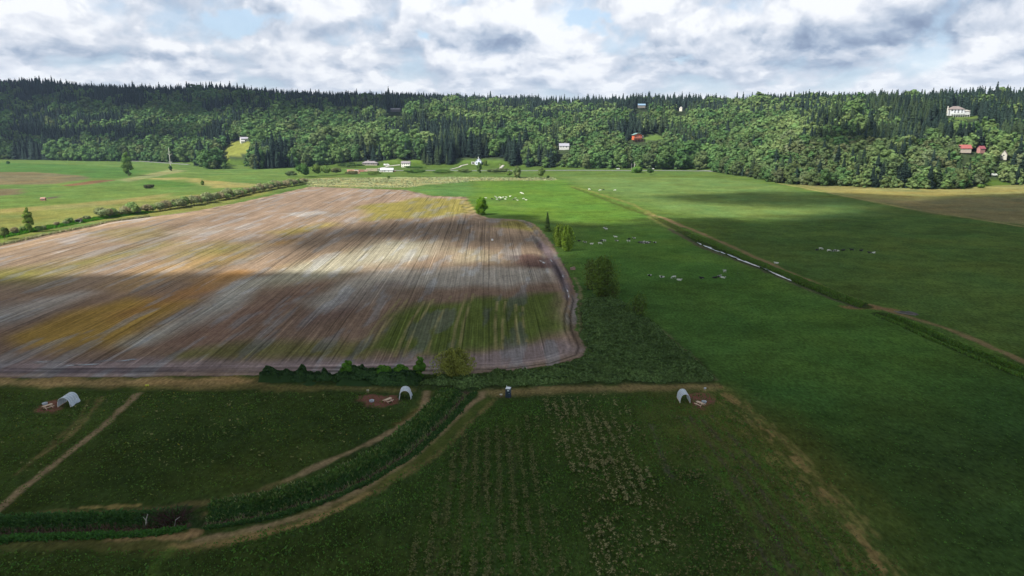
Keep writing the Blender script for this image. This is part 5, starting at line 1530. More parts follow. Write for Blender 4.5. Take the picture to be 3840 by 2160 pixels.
def table(label, loc, rz):
    root = empty('picnic_table', loc, rz, label, 'picnic table', 'wooden picnic tables on mulch')
    mb = MB()
    for k in range(5): mb.box((0, (k - 2) * .152, .755), (1.85, .142, .045), bev=.006)
    mb.build('tabletop', M_pine, root)
    for s in (-1, 1):
        mb = MB()
        for k in (-1, 1): mb.box((0, s * .76 + k * .075, .455), (1.85, .14, .045), bev=.006)
        mb.build('bench', M_pine, root)
    for ex in (-.62, .62):
        mb = MB(); mb.box((ex, 0, .41), (.045, 1.7, .10)); mb.box((ex, 0, .70), (.045, .74, .09)); mb.build('crossbeam', M_pine, root)
        for s in (-1, 1):
            mb = MB(); mb.box((ex + .045, s * .44, .37), (.045, .10, .92), rx=s * radians(32)); mb.build('leg', M_pine, root)
    return root
table('new pine picnic table on the leftmost mulch patch', gz(181, 1532), radians(58))
table('new pine picnic table on the mulch patch left of the ditch', gz(1456, 1512), radians(52))
table('new pine picnic table on the mulch patch in the right plot', gz(2624, 1525), radians(-56))
def ring(label, loc):
    root = empty('fire_ring', loc, 0, label, 'fire ring', 'metal fire rings on mulch')
    mb = MB(); mb.lathe([(.50, 0), (.50, .30), (.56, .31), (.56, .34), (.47, .34), (.47, .04)], n=24); mb.build('rim', M_steel, root, smooth=False)
    mb = MB(); mb.lathe([(.0, .07), (.30, .06), (.47, .04)], n=16); mb.build('ash_bed', M_ash, root)
    mb = MB()
    for k in range(-3, 4): mb.tube([(-.30, k * .085, .36), (.42, k * .085, .36)], .014, 4)
    mb.box((.42, 0, .36), (.04, .6, .03)); mb.build('grill', M_white, root)
    return root
ring('low steel fire ring behind the table on the leftmost mulch patch', gz(169, 1519))
ring('low steel fire ring left of the table on the mulch by the ditch', gz(1394, 1506))
ring('low steel fire ring behind the table on the right plot mulch', gz(2640, 1511))
def small_sign(label, loc, rz, col, w=.55, h=.42, hp=.75):
    root = empty('site_sign', loc, rz, label, 'sign')
    mb = MB(); mb.box((0, 0, hp), (w, .03, h), bev=.01); mb.build('panel', plain('sign_panel', col, .5, .05), root)
    mb = MB()
    for s in (-1, 1): mb.box((s * w * .35, .03, hp / 2), (.045, .045, hp + .1))
    mb.build('stake', M_pine, root)
    mb = MB(); mb.box((-w * .12, -.02, hp), (w * .22, .012, h * .45)); mb.build('mark', plain('sign_mark', (.12, .16, .22), .6, .05), root)
small_sign('small white and blue site sign beyond the right plot mulch', gz(2643, 1472), radians(8), (.70, .74, .82))
small_sign('small pale wooden site sign beyond the mulch by the ditch', gz(1380, 1476), 0, (.46, .42, .30))
mb = MB(); mb.box((0, 0, .35), (.42, .30, .34), bev=.02); mb.box((.42, .05, .38), (.34, .28, .30), bev=.02); mb.tube([(0, 0, 0), (0, 0, .35)], .03); mb.tube([(.42, .05, 0), (.42, .05, .35)], .03)
tag(mb.build('field_marker', plain('yellow_plastic', (.62, .60, .05), .5, .05), None, gz(549, 1452)), 'bright yellow marker at the top of the left track by the tan strip', 'marker')
root = empty('wash_stand', gz(1879, 1492), 0, 'small round pale basin on a reddish stand left of the portable toilet', 'wash stand')
mb = MB(); mb.lathe([(.0, .58), (.24, .60), (.32, .68), (.36, .68), (.26, .54), (0, .52)], n=16); mb.build('basin', plain('cream', (.55, .52, .42), .6), root)
mb = MB()
for a in (0.3, 2.4, 4.5): mb.tube([(cos(a) * .3, sin(a) * .3, 0), (cos(a) * .12, sin(a) * .12, .55)], .03)
mb.build('stand', plain('red_wood', (.30, .12, .08), .8), root)

# portable toilet
def toilet():
    root = empty('portable_toilet', gz(1906, 1494), radians(-12), 'dark blue portable toilet with a white roof beside the hedge', 'portable toilet')
    blue = plain('navy_plastic', (.022, .045, .095), .45, .12, 1.5); wh = plain('white_plastic', (.80, .82, .84), .4, .04)
    mb = MB(); mb.box((0, 0, 1.12), (1.08, 1.08, 2.0), bev=.04)
    for s in (-1, 1):
        for k in range(5): mb.box((s * .55, -.4 + k * .2, 1.1), (.03, .06, 1.8))
    mb.build('cabin', blue, root)
    mb = MB(); mb.box((0, 0, .06), (1.16, 1.16, .12), bev=.02); mb.build('skid_base', plain('dark_skid', (.03, .03, .03), .8), root)
    d = MB().box((0, -.555, 1.08), (.80, .035, 1.78), bev=.015).build('door', plain('door_plastic', (.020, .040, .060), .45, .1), root)
    MB().box((.30, -.59, 1.1), (.10, .04, .14), bev=.01).build('latch', wh, d)
    MB().box((.10, -.582, 1.78), (.46, .02, .34), bev=.005).build('notice', plain('notice', (.62, .68, .70), .5, .05), d)
    mb = MB()
    V = [(-.60, -.62, 2.12), (.60, -.62, 2.12), (.60, .62, 2.12), (-.60, .62, 2.12)]; U = [(-.42, -.40, 2.36), (.42, -.40, 2.36), (.42, .40, 2.36), (-.42, .40, 2.36)]
    vs = [mb.bm.verts.new(p) for p in V + U]
    for f in ((0, 1, 2, 3), (4, 5, 6, 7), (0, 1, 5, 4), (1, 2, 6, 5), (2, 3, 7, 6), (3, 0, 4, 7)): mb.bm.faces.new([vs[i] for i in f])
    bmesh.ops.bevel(mb.bm, geom=mb.bm.edges[:], offset=.035, segments=2, affect='EDGES')
    mb.build('roof', wh, root)
    MB().tube([(-.46, .40, .3), (-.46, .40, 2.62)], .05, 8).build('vent_pipe', wh, root)
    MB().box((-.56, -.2, 1.92), (.04, .3, .22)).build('vent_grille', wh, root)
    MB().box((.562, .1, 1.3), (.02, .06, .9)).build('side_strip', wh, root)
toilet()

# ------------------------------------------------------------------ buildings
def mat_c(c, r=.7, v=.1): return plain('paint', c, r, v, .6)
R_gray = mat_c((.20, .18, .185), .9); R_dark = mat_c((.10, .11, .11), .85); R_brown = mat_c((.19, .155, .14), .9)
def windows(root, lst, w, d, parent_wall):
    """(x, z, w, h, side) windows on front/side walls, each with a pane"""
    for x, z, ww, wh, side in lst:
        if side == 'f': c, dm, pc, pd = (x, -d / 2 - .03, z), (ww + .2, .06, wh + .2), (x, -d / 2 - .07, z), (ww, .03, wh)
        elif side == 'l': c, dm, pc, pd = (-w / 2 - .03, x, z), (.06, ww + .2, wh + .2), (-w / 2 - .07, x, z), (.03, ww, wh)
        else: c, dm, pc, pd = (w / 2 + .03, x, z), (.06, ww + .2, wh + .2), (w / 2 + .07, x, z), (.03, ww, wh)
        o = MB().box(c, dm).build('window', M_white, root); MB().box(pc, pd).build('pane', M_darkglass, o)
def house(name, label, u, v, rz, w, d, h, wall, roof, rise, kind='gx', wins=(), chim=None, door=None, dz=0.0, over=.5):
    x, y, z = P3(u, v)
    root = empty(name, (x, y + d * .0, z + dz), rz, label, 'house' if 'shed' not in name else 'shed')
    mb = MB(); mb.box((0, 0, h / 2 - 1.5), (w, d, h + 3.0))
    if kind == 'gx':
        for s in (-1, 1): mb.poly([(s * w / 2, -d / 2, h), (s * w / 2, d / 2, h), (s * w / 2, 0, h + rise)], (-s * .15, 0, 0))
    if kind == 'gy':
        for s in (-1, 1): mb.poly([(-w / 2, s * d / 2, h), (w / 2, s * d / 2, h), (0, s * d / 2, h + rise)], (0, -s * .15, 0))
    mb.build('wall', wall, root)
    mb = MB()
    if kind == 'gx': mb.gable(w, d, h, rise, over, .22, 'x')
    elif kind == 'gy': mb.gable(w, d, h, rise, over, .22, 'y')
    elif kind == 'hip': mb.hip(w, d, h, rise, over)
    else: mb.box((0, 0, h + .15), (w + over, d + over, .3), ry=radians(kind if not isinstance(kind, str) else 0))
    rf = mb.build('roof', roof, root)
    windows(root, wins, w, d, None)
    if chim: MB().box((chim[0], chim[1], h + rise * .6 + chim[2] / 2), (chim[3], chim[3], chim[2] + rise)).build('chimney', chim[4], rf)
    if door: MB().box((door, -d / 2 - .04, 1.05), (1.0, .08, 2.1)).build('door', mat_c((.18, .12, .08)), root)
    return root
W_white = mat_c((.60, .60, .57), .6, .08); W_cream = mat_c((.66, .64, .54), .7, .06); W_lav = mat_c((.62, .66, .78), .6, .06)
house('bungalow', 'long low grey-roofed bungalow with a chimney above the dark hedge', 1388, 618, 0, 22, 9, 2.6, mat_c((.34, .30, .25)), R_gray, 2.9, 'hip',
      [(-6.0, 1.5, 1.8, 1.2, 'f'), (-1.5, 1.5, 2.4, 1.2, 'f'), (3.5, 1.5, 1.8, 1.2, 'f'), (8.5, 1.5, 1.4, 1.2, 'f')], (-3, 1.0, 1.3, 1.1, mat_c((.42, .40, .38))), 6.2, 0, .9)
house('farm_shed', 'long white metal shed by the lumber stacks', 1452, 645, 0, 16, 7, 3.0, W_white, mat_c((.72, .75, .80), .5, .05), 2.0, 'gx', [(-3, 1.5, 2.4, .9, 'f'), (2.5, 1.5, 1.2, .9, 'f')], None, -6.0)
house('family_house', 'two-storey white house with a dark roof and brown side entrance', 1523, 626, radians(-4), 12.5, 8, 5.6, mat_c((.80, .79, .70), .6, .04), R_gray, 2.6, 'gx',
      [(-4.3, 1.4, 1.3, .9, 'f'), (-1.4, 1.4, 1.3, .9, 'f'), (1.6, 1.4, 1.3, .9, 'f'), (4.3, 1.4, 1.3, .9, 'f'), (-4.3, 4.2, 1.3, 1.1, 'f'), (-1.4, 4.2, 1.3, 1.1, 'f'), (1.6, 4.2, 1.3, 1.1, 'f'), (4.3, 4.2, 1.3, 1.1, 'f'), (0, 2.0, 2.5, 2.0, 'l')],
      None, None, 0, .6)
c = house('gabled_cottage', 'small pale blue gabled cottage with a chimney on the lawn', 1795, 616, radians(-6), 8.6, 9, 4.2, W_lav, mat_c((.40, .42, .48), .8), 4.2, 'gy',
          [(-1.9, 5.4, .9, 1.0, 'f'), (1.9, 5.4, .9, 1.0, 'f'), (-2.6, 1.8, 1.4, 1.5, 'f')], (0, -2.2, 2.0, .9, W_white), None, 0, .35)
MB().box((1.6, -5.4, 2.7), (5.6, 2.0, .18), rx=radians(12)).build('porch_roof', mat_c((.36, .42, .48)), c)
mb = MB()
for k in range(4): mb.box((-1.0 + k * 1.75, -6.2, 1.2), (.16, .16, 2.4))
mb.box((1.6, -6.2, .7), (5.6, .08, .5)); mb.box((1.6, -5.4, .15), (5.8, 2.1, .3)); mb.build('porch', W_white, c)
g_ = house('garden_shed', 'low white open garage left of the gabled cottage', 1776, 614, 0, 6.5, 5, 2.4, W_white, mat_c((.66, .66, .62)), .3, 'flat', [], None, None)
MB().box((-.4, -2.56, 1.1), (3.6, .12, 1.9)).build('shaded_interior_panel', M_darkglass, g_)  # solid dark panel stands in for the shade inside the open garage
house('hill_farmhouse', 'white house half hidden at the top of the yellow hillside lawn', 917, 530, radians(35), 13, 8, 4.6, W_white, mat_c((.38, .36, .42)), 2.4, 'gx', [(-3.5, 1.8, 1.5, 1.3, 'f'), (1, 1.8, 1.5, 1.3, 'f'), (0, 3.5, 1.2, 1.2, 'l')])
house('hill_outbuilding', 'small pale building just below the white house on the yellow lawn', 910, 536, radians(30), 6, 5, 2.8, W_cream, mat_c((.45, .44, .42)), 1.4, 'gx', [(0, 1.5, 1.2, 1.0, 'f')])
house('woodland_house', 'white house with a grey roof among the trees, centre of the slope', 2115, 560, 0, 15, 9, 3.2, W_white, mat_c((.29, .29, .33), .9), 3.6, 'gx', [(-5.2, 1.7, 1.4, 1.2, 'f'), (-1.2, 1.7, 1.2, 1.2, 'f'), (3.4, 1.7, 1.6, 1.6, 'f')], (1.5, 1, 1.0, .8, W_white), None, 2.0)
r_ = house('log_cabin', 'orange-red timber cabin on a deck in the forest slope', 2387, 530, radians(12), 12.5, 9, 5.0, mat_c((.60, .13, .045), .7, .1), mat_c((.14, .24, .22), .8), 2.5, 'gy',
           [(-4, 1.7, 1.5, 1.7, 'f'), (-1.4, 1.7, 1.5, 1.7, 'f'), (1.4, 1.7, 1.5, 1.7, 'f'), (4, 1.7, 1.5, 1.7, 'f'), (-1.5, 4.6, 1.4, 1.1, 'f'), (1.5, 4.6, 1.4, 1.1, 'f')], None, None, 5.0, 1.3)
mb = MB(); mb.box((1, -6.0, -.2), (17, 3.2, .25))
for k in range(7): mb.box((-6.5 + k * 2.5, -7.4, -3.2), (.22, .22, 6)); mb.box((-6.5 + k * 2.5, -7.5, .4), (.1, .1, 1.0))
mb.box((1, -7.5, .9), (17, .1, .1)); mb.build('deck', mat_c((.22, .13, .09)), r_)
MB().box((8.4, 0, 2.0), (3.2, 6, 4.0)).build('side_wing', mat_c((.34, .26, .24)), r_)
b_ = house('hilltop_mansion', 'large white house with a hipped grey roof high on the right hillside', 3580, 434, 0, 19, 11, 5.6, mat_c((.62, .64, .64), .6, .06), R_brown, 4.4, 'hip',
           [(-8, 4.2, 2.0, 1.8, 'f'), (-4, 1.8, 2.2, 2.0, 'f'), (-3.6, 4.4, 1.8, 1.6, 'f'), (1, 1.8, 2.2, 2.0, 'f'), (1, 4.4, 2.2, 1.6, 'f'), (6, 1.8, 2.0, 2.0, 'f'), (6, 4.4, 1.8, 1.6, 'f')], None, None, 3.0, .8)
MB().box((15.5, 1, .6), (12, 9, 5.0)).build('side_wing', mat_c((.72, .72, .70)), b_)
MB().hip(12, 9, 3.1, 2.0, .6).build('wing_roof', mat_c((.36, .34, .30)), b_, (15.5, 1, 0))
mb = MB(); mb.box((3, -8.2, -.1), (24, 4, .3)); 
for k in range(8): mb.box((-8 + k * 3.2, -10, -2.5), (.3, .3, 5))
mb.box((3, -10.1, .6), (24, .1, 1.0)); mb.build('terrace', M_white, b_)
house('red_roofed_house', 'house with a long red roof showing above the trees at far right', 3614, 574, radians(-6), 12, 7, 2.4, mat_c((.40, .34, .28)), mat_c((.28, .08, .07), .8), 3.4, 'gx', [(-3, 1.5, 1.6, 1.0, 'f'), (3, 1.5, 1.6, 1.0, 'f')], None, None, 3.2, .6)
house('red_roofed_house', 'smaller deep-red roofed house right of the long red roof', 3677, 575, radians(10), 6.5, 5, 2.4, mat_c((.36, .18, .16)), mat_c((.22, .06, .07), .8), 2.6, 'gx', [(0, 1.5, 1.6, 1.0, 'f')], None, None, 3.0, .5)
house('brown_roofed_house', 'mauve-brown roofed house at the far right under the pines', 3763, 598, radians(50), 8, 6, 3.0, mat_c((.44, .42, .36)), R_brown, 4.6, 'gx', [(0, 2, 1.4, 1.2, 'f'), (0, 2, 1.4, 1.2, 'l')], None, None, 2.5, .6)
house('blue_roofed_house', 'low blue-roofed house under the tall dark conifers of the ridge', 2405, 413, 0, 14, 8, 2.4, mat_c((.20, .18, .16)), mat_c((.18, .28, .38), .6), 2.6, 'gx', [(-3, 1.4, 2, 1.0, 'f')], None, None, 7.0, .6)
house('ridge_cottage', 'small cream cottage peeping from the trees near the ridge', 2553, 425, radians(-30), 5.5, 5, 3.2, mat_c((.62, .60, .50)), mat_c((.42, .38, .40)), 3.0, 'gy', [(0, 2.4, 1.2, 1.4, 'f')], None, None, 7.0, .3)
house('long_roofed_barn', 'long grey-brown roof low in the dark woods left of centre', 1484, 430, 0, 20, 8, 2.0, mat_c((.10, .09, .09)), mat_c((.20, .19, .20)), 2.0, 'gx', [(-6, 1.2, 2, 1.0, 'f')], None, None, 9.0, .6)
house('pump_shed', 'tiny reddish-brown shed beside the dark puddle in the left meadow', 163, 752, radians(10), 3.4, 2.6, 1.6, mat_c((.30, .14, .10)), mat_c((.36, .20, .16)), .7, 'gx', [(0, .9, .7, .6, 'f')], None, None, 0, .2)
root = empty('culvert_hut', gz(296, 836), radians(8), 'small dark timber hut open at the front on the grassy bank', 'hut')
mb = MB(); mb.box((0, 1.2, 1.1), (3.4, .15, 2.2)); mb.box((-1.65, 0, 1.0), (.12, 2.4, 2.0)); mb.box((1.65, 0, 1.0), (.12, 2.4, 2.0)); mb.build('wall', mat_c((.16, .13, .12)), root)
MB().box((0, -.1, 2.25), (4.0, 3.2, .14), rx=radians(-8)).build('roof', mat_c((.26, .25, .24)), root)
mb = MB(); mb.box((-1.5, -1.3, 1.0), (.16, .16, 2.1)); mb.box((1.5, -1.3, 1.0), (.16, .16, 2.1)); mb.box((0, -1.3, .5), (3.2, .08, .3)); mb.build('post', mat_c((.5, .48, .44)), root)

# stacks of pallets and lumber by the shed
M_red = mat_c((.42, .19, .15), .8, .3); M_tan = mat_c((.46, .40, .27), .85, .2)
def stack(label, u, v, w, d, h, mat, nx=4, nz=3, grp='lumber stacks beside the white shed'):
    root = empty('lumber_stack', gz(u, v), 0, label, 'lumber stack', grp)
    for i in range(nx):
        mb = MB()
        for k in range(nz): mb.box(((i - (nx - 1) / 2) * w / nx, 0, (k + .5) * h / nz), (w / nx * .86, d, h / nz * .78))
        mb.build('bundle', mat, root)
for k, (u, v, w, h, lab, mt, nx) in enumerate([
    (1316, 644, 10, 2.8, 'orange-pink lumber stack at the left end of the row', mat_c((.62, .34, .22), .8, .2), 3), (1336, 645, 6, 2.4, 'pale pink lumber stack second from the left in the row', mat_c((.66, .50, .42), .8, .2), 3),
    (1355, 644, 7, 2.8, 'reddish lumber stack in the middle of the row', M_red, 4), (1370, 643, 6, 2.2, 'dusty pink lumber stack next to the tan pallet stack', mat_c((.56, .36, .30), .8, .2), 3),
    (1395, 642, 15, 3.6, 'long tan stack of slatted crates left of the white shed', M_tan, 8), (1330, 651, 14, 1.4, 'low brownish-red pile in front of the lumber row', M_red, 6)]):
    stack(lab, u, v, w, 2.4, h, mt, nx, 3)

# ------------------------------------------------------------------ vehicles
M_rub = plain('rubber', (.02, .02, .02), .8)
def car(name, label, u, v, rz, col, L_=4.6, W=1.85, Hc=1.5, van=False, dz=0.0, grp=None):
    x, y, z = P3(u, v)
    root = empty(name, (x, y, z + dz), rz, label, 'van' if van else 'car', grp)
    h = Hc; hood = L_ * (.16 if van else .27)
    prof = [(-L_ / 2, .35), (L_ / 2, .35), (L_ / 2, h * .52), (L_ / 2 - hood, h * .62), (L_ / 2 - hood - (.35 if van else .7), h), (-L_ / 2 + (.1 if van else .75), h), (-L_ / 2, h * (.9 if van else .62))]
    mb = MB(); mb.poly([(px, -W / 2, pz) for px, pz in prof], (0, W, 0)); bmesh.ops.bevel(mb.bm, geom=mb.bm.edges[:], offset=.08, segments=2, affect='EDGES')
    mb.build('body', plain('car_paint', col, .25, .03), root)
    mb = MB(); mb.box((-.1, 0, h * .79), (L_ * .46, W + .02, h * .24)); mb.build('side_window', M_darkglass, root)
    for sx in (-1, 1):
        for sy in (-1, 1):
            mb = MB(); mb.tube([(sx * L_ * .31, sy * (W / 2 - .2), .34), (sx * L_ * .31, sy * (W / 2 + .02), .34)], .34, 14); mb.build('wheel', M_rub, root)
    for sy in (-.6, .6): MB().box((L_ / 2 + .01, sy, .75), (.06, .3, .16)).build('headlight', M_white, root)
car('parked_car', 'white car on the road left of the roadside poles', 2317, 638, pi, (.78, .78, .78), dz=1.0, Hc=1.6)
car('parked_car', 'white car on the road beside the dark bush', 2446, 638, pi, (.78, .78, .78), dz=1.0)
car('parked_van', 'white camper van parked on the lawn between bungalow and two-storey house', 1450, 621, 0, (.80, .80, .80), 8.5, 2.4, 2.6, True)
car('parked_van', 'white van glimpsed between the trees at far right', 3727, 662, 0, (.74, .77, .72), 6.0, 2.0, 2.4, True, dz=.6)
car('parked_car', 'grey-white car under the trees left of the bungalow', 1308, 627, 0, (.62, .64, .66))
car('parked_car', 'small white car at the left front corner of the white shed', 1427, 646, 0, (.72, .72, .66), 3.6, 1.7, 1.5)
root = empty('tractor', gz(1478, 645), 0, 'red tractor at the right end of the white shed', 'tractor')
rd = plain('tractor_red', (.50, .06, .02), .5)
mb = MB(); mb.box((.7, 0, 1.2), (2.0, .8, .8), bev=.08); mb.box((-.6, 0, 1.0), (1.2, 1.0, .6), bev=.05); mb.build('body', rd, root)
mb = MB(); mb.box((-.7, 0, 2.3), (1.3, 1.3, .12)); 
for sx in (-1.25, -.15):
    for sy in (-.55, .55): mb.box((sx, sy, 1.8), (.08, .08, 1.0))
mb.build('cab', R_dark, root)
for sx, r, sy in ((-.8, .8, .8), (-.8, .8, -.8), (1.4, .45, .6), (1.4, .45, -.6)):
    MB().tube([(sx, sy - .2, r), (sx, sy + .2, r)], r, 16).build('wheel', M_rub, root)

# ------------------------------------------------------------------ poles, snags, mast
def pole(name, label, u, v, dv, r, mat, cat, arms=(), dz=0.0, lean=0.0):
    x, y, z = P3(u, v); h = px_h(u, v, dv)
    root = empty(name, (x, y, z + dz), 0, label, cat)
    MB().tube([(0, 0, -1), (lean * h, 0, h)], r, 8, r * .7).build('pole', mat, root)
    for a, z0, l, rr in arms:
        MB().tube([(lean * h * z0, 0, h * z0), (lean * h * z0 + a * l * h, 0, h * (z0 + abs(l) * .7))], rr, 5, rr * .5).build('branch' if cat != 'utility pole' else 'crossarm', mat, root)
    return root
pole('dead_tree', 'bare bleached white trunk standing alone in front of the woods', 641, 634, 78, .55, M_deadwood, 'dead tree', [(1, .28, .10, .3), (-1, .3, .08, .22), (1, .62, .14, .3), (-1, .66, .1, .2), (1, .78, .06, .2), (-1, .82, .05, .15)])
pole('utility_pole', 'thin wooden utility pole at the foot of the pale driveway', 1875, 637, 22, .22, mat_c((.42, .36, .30)), 'utility pole', [(1, .9, .08, .1), (-1, .9, .08, .1)])
pole('utility_pole', 'slim utility pole on the road left of its paler neighbour', 2368, 638, 24, .2, mat_c((.36, .34, .32)), 'utility pole', [(1, .92, .08, .1), (-1, .92, .08, .1)])
pole('dead_tree', 'pale leaning roadside trunk right of the slim utility pole', 2378, 634, 24, .4, M_deadwood, 'dead tree', [(1, .6, .15, .15)], 0, .05)
for k, (u, v, dv, lab) in enumerate([(3677, 560, 26, 'bleached bare trunk rising behind the smaller red roof'), (3742, 566, 40, 'tall bleached bare trunk between the two right-hand roofs'), (3764, 572, 22, 'short bleached bare trunk over the mauve-brown roof'),
                                     (3550, 440, 24, 'thick white bare trunk left of the big hilltop house'), (3478, 430, 18, 'thin pale snag on the slope left of the hilltop house'), (3498, 428, 18, 'second thin pale snag left of the hilltop house'),
                                     (1252, 566, 44, 'grey dead conifer among the green trees left of centre')]):
    x, y, z = P3(u, v)
    pole('dead_tree', lab, u, v, dv, .5 if k != 3 else 1.0, M_deadwood, 'dead tree', [(1, .7, .1, .15), (-1, .55, .1, .15)], 6.0)
x, y, z = P3(1886, 372)
root = empty('radio_mast', (x, y, z), 0, 'thin lattice radio mast on the distant ridge', 'mast'); hm = px_h(1886, 372, 56)
mb = MB()
for a in (0, 2.09, 4.19): mb.tube([(cos(a) * .7, sin(a) * .7, 0), (cos(a) * .5, sin(a) * .5, hm)], .14, 4)
for k in range(24):
    a = (0, 2.09, 4.19)[k % 3]; b = (2.09, 4.19, 0)[k % 3]; mb.tube([(cos(a) * .6, sin(a) * .6, hm * k / 24), (cos(b) * .6, sin(b) * .6, hm * (k + 1) / 24)], .07, 4)
mb.build('lattice', mat_c((.34, .36, .40)), root); MB().tube([(0, 0, hm), (0, 0, hm + 6)], .12, 5).build('antenna', mat_c((.4, .4, .42)), root)

# dead brush by the ditch crossing, heap by the field gate
root = empty('dead_bush', gz(650, 1960), 0, 'tangled purple-brown dead bush at the end of the left ditch', 'dead bush')
V, Q, T = bare_stems(901, 2.0, 3.0, 260, .035, 1.3, SHD(62, 48, 50)); V[:, 0] *= 1.5; link('twigs', mesh_np('twigs', V, Q, M_leaf, T), root)
mb = MB(); mb.tube([(-3.6, -1.2, 0), (-3.5, -1.2, 1.0), (-3.2, -1.1, 1.9)], .16, 6, .06); mb.tube([(-3.5, -1.2, .8), (-3.9, -1.2, 1.5)], .09, 5, .03); mb.tube([(.9, -1.4, 0), (1.1, -1.3, 1.0), (1.8, -1.2, 1.5)], .11, 6, .04)
mb.build('broken_trunk', mat_c((.34, .33, .28), .9), root)
root = empty('mud_heap', gz(3402, 1176), radians(-24), 'dark heap with a pale log on the track by the ditch crossing', 'heap'); root.scale = (.75, .75, .75)
mb = MB(); mb.lathe([(3.6, -.1), (2.8, .35), (1.6, .75), (.4, .9), (.0, .92)], n=14)
for v_ in mb.bm.verts: v_.co.x *= 1.3 + .2 * sin(v_.co.y * 2); v_.co.y *= .7; v_.co.z *= 1 + .25 * sin(v_.co.x * 1.7)
mb.build('mound', mat_c((.075, .066, .055), .95, .3), root)
MB().tube([(-5.0, .6, .35), (-2.5, -1.6, .30), (0, -2.7, .3), (3.0, -3.0, .3)], .22, 7).build('log', mat_c((.17, .15, .13), .9), root)
mb = MB(); mb.box((0, 0, .5), (2.2, 1.4, .9), bev=.12); mb.box((.4, -.3, 1.1), (1.0, 1.0, .5), bev=.1)
tag(mb.build('scrap_pile', mat_c((.36, .22, .18), .9, .3), None, gz(2148, 1012)), 'small reddish heap at the edge of the ploughed field by the willows', 'heap')
mb = MB(); mb.box((0, 0, .3), (1.0, .12, 1.4), bev=.02)
tag(mb.build('white_board', M_white, None, gz(1846, 903)), 'tiny white upright board standing in the ploughed field', 'board')

# ------------------------------------------------------------------ cattle
def cow_mat(name, thr):
    m, N, L = _new(name)
    out = N.new('ShaderNodeOutputMaterial'); b = N.new('ShaderNodeBsdfPrincipled'); b.inputs['Roughness'].default_value = .75
    tc = N.new('ShaderNodeTexCoord'); oi = N.new('ShaderNodeObjectInfo'); ad = N.new('ShaderNodeVectorMath'); ad.operation = 'ADD'
    L.new(tc.outputs['Object'], ad.inputs[0]); L.new(oi.outputs['Random'], ad.inputs[1])
    n = N.new('ShaderNodeTexNoise'); n.inputs['Scale'].default_value = 1.3; n.inputs['Detail'].default_value = 1
    L.new(ad.outputs[0], n.inputs['Vector'])
    r = N.new('ShaderNodeMapRange'); r.inputs[1].default_value = thr - .01; r.inputs[2].default_value = thr + .01
    L.new(n.outputs['Fac'], r.inputs[0])
    mx = N.new('ShaderNodeMix'); mx.data_type = 'RGBA'; mx.inputs[6].default_value = (.012, .011, .012, 1); mx.inputs[7].default_value = (.66, .65, .58, 1)
    L.new(r.outputs[0], mx.inputs[0]); L.new(mx.outputs[2], b.inputs['Base Color']); L.new(b.outputs[0], out.inputs[0])
    return m
M_cow = {'white': cow_mat('white_hide', .36), 'black': cow_mat('black_hide', .68), 'black and white': cow_mat('patched_hide', .50)}
def cow_mesh(pose, mat):
    me = bpy.data.meshes.new('cow'); bm = bmesh.new(); S = bm.verts.layers.skin.verify()
    lie = pose == 'lying'; dz = -.62 if lie else 0
    J = {}
    def v(nm, p, r, par=None):
        q_ = bm.verts.new((p[0], p[1], p[2] + dz if nm[0] != 'f' or not lie else p[2])); q_[S].radius = r; J[nm] = q_
        if par: bm.edges.new((J[par], q_))
        return q_
    v('hip', (-.72, 0, 1.12), (.30, .30)); v('belly', (-.1, 0, 1.02), (.37, .40), 'hip'); v('chest', (.52, 0, 1.05), (.31, .36), 'belly')
    if pose == 'grazing':
        v('neck', (.95, 0, .88), (.17, .20), 'chest'); v('poll', (1.20, 0, .42), (.13, .14), 'neck'); v('muzzle', (1.38, 0, .16), (.085, .09), 'poll')
    else:
        v('neck', (.92, 0, 1.30), (.16, .21), 'chest'); v('poll', (1.18, 0, 1.52), (.13, .14), 'neck'); v('muzzle', (1.52, 0, 1.36), (.085, .09), 'poll')
    v('rump', (-.98, 0, 1.14), (.20, .24), 'hip'); v('tail', (-1.12, 0, 1.0), (.04, .04), 'rump'); v('tuft', (-1.16, 0, .55), (.05, .05), 'tail')
    for s, nm in ((1, 'a'), (-1, 'b')):
        if lie:
            v('fk' + nm, (.95, s * .30, .16), (.08, .08), 'chest'); v('fh' + nm, (.60, s * .36, .07), (.055, .055), 'fk' + nm)
            v('fs' + nm, (-.35, s * .44, .20), (.12, .12), 'hip'); v('ft' + nm, (-.05, s * .56, .07), (.055, .055), 'fs' + nm)
        else:
            v('sk' + nm, (.56, s * .20, .62), (.11, .12), 'chest'); v('kn' + nm, (.57, s * .20, .36), (.06, .06), 'sk' + nm); v('ho' + nm, (.55 + .06 * s, s * .20, .03), (.065, .06), 'kn' + nm)
            v('th' + nm, (-.66, s * .22, .74), (.14, .17), 'hip'); v('hk' + nm, (-.88, s * .21, .46), (.06, .07), 'th' + nm); v('hh' + nm, (-.80 - .07 * s, s * .21, .03), (.065, .06), 'hk' + nm)
        v('ea' + nm, (J['poll'].co.x - .04, s * .24, J['poll'].co.z - dz + .03), (.045, .03), 'poll')
    bm.to_mesh(me); bm.free()
    me.skin_vertices[0].data[0].use_root = True
    o = bpy.data.objects.new('cow_tmp', me); COL.objects.link(o)
    o.modifiers.new('skin', 'SKIN'); sb = o.modifiers.new('sub', 'SUBSURF'); sb.levels = 1
    dg = bpy.context.evaluated_depsgraph_get(); dg.update()
    m2 = bpy.data.meshes.new_from_object(o.evaluated_get(dg)); bpy.data.objects.remove(o)
    m2.materials.clear(); m2.materials.append(mat); m2.name = 'cow'
    m2.polygons.foreach_set('use_smooth', np.ones(len(m2.polygons), bool))
    return m2
cm = {}
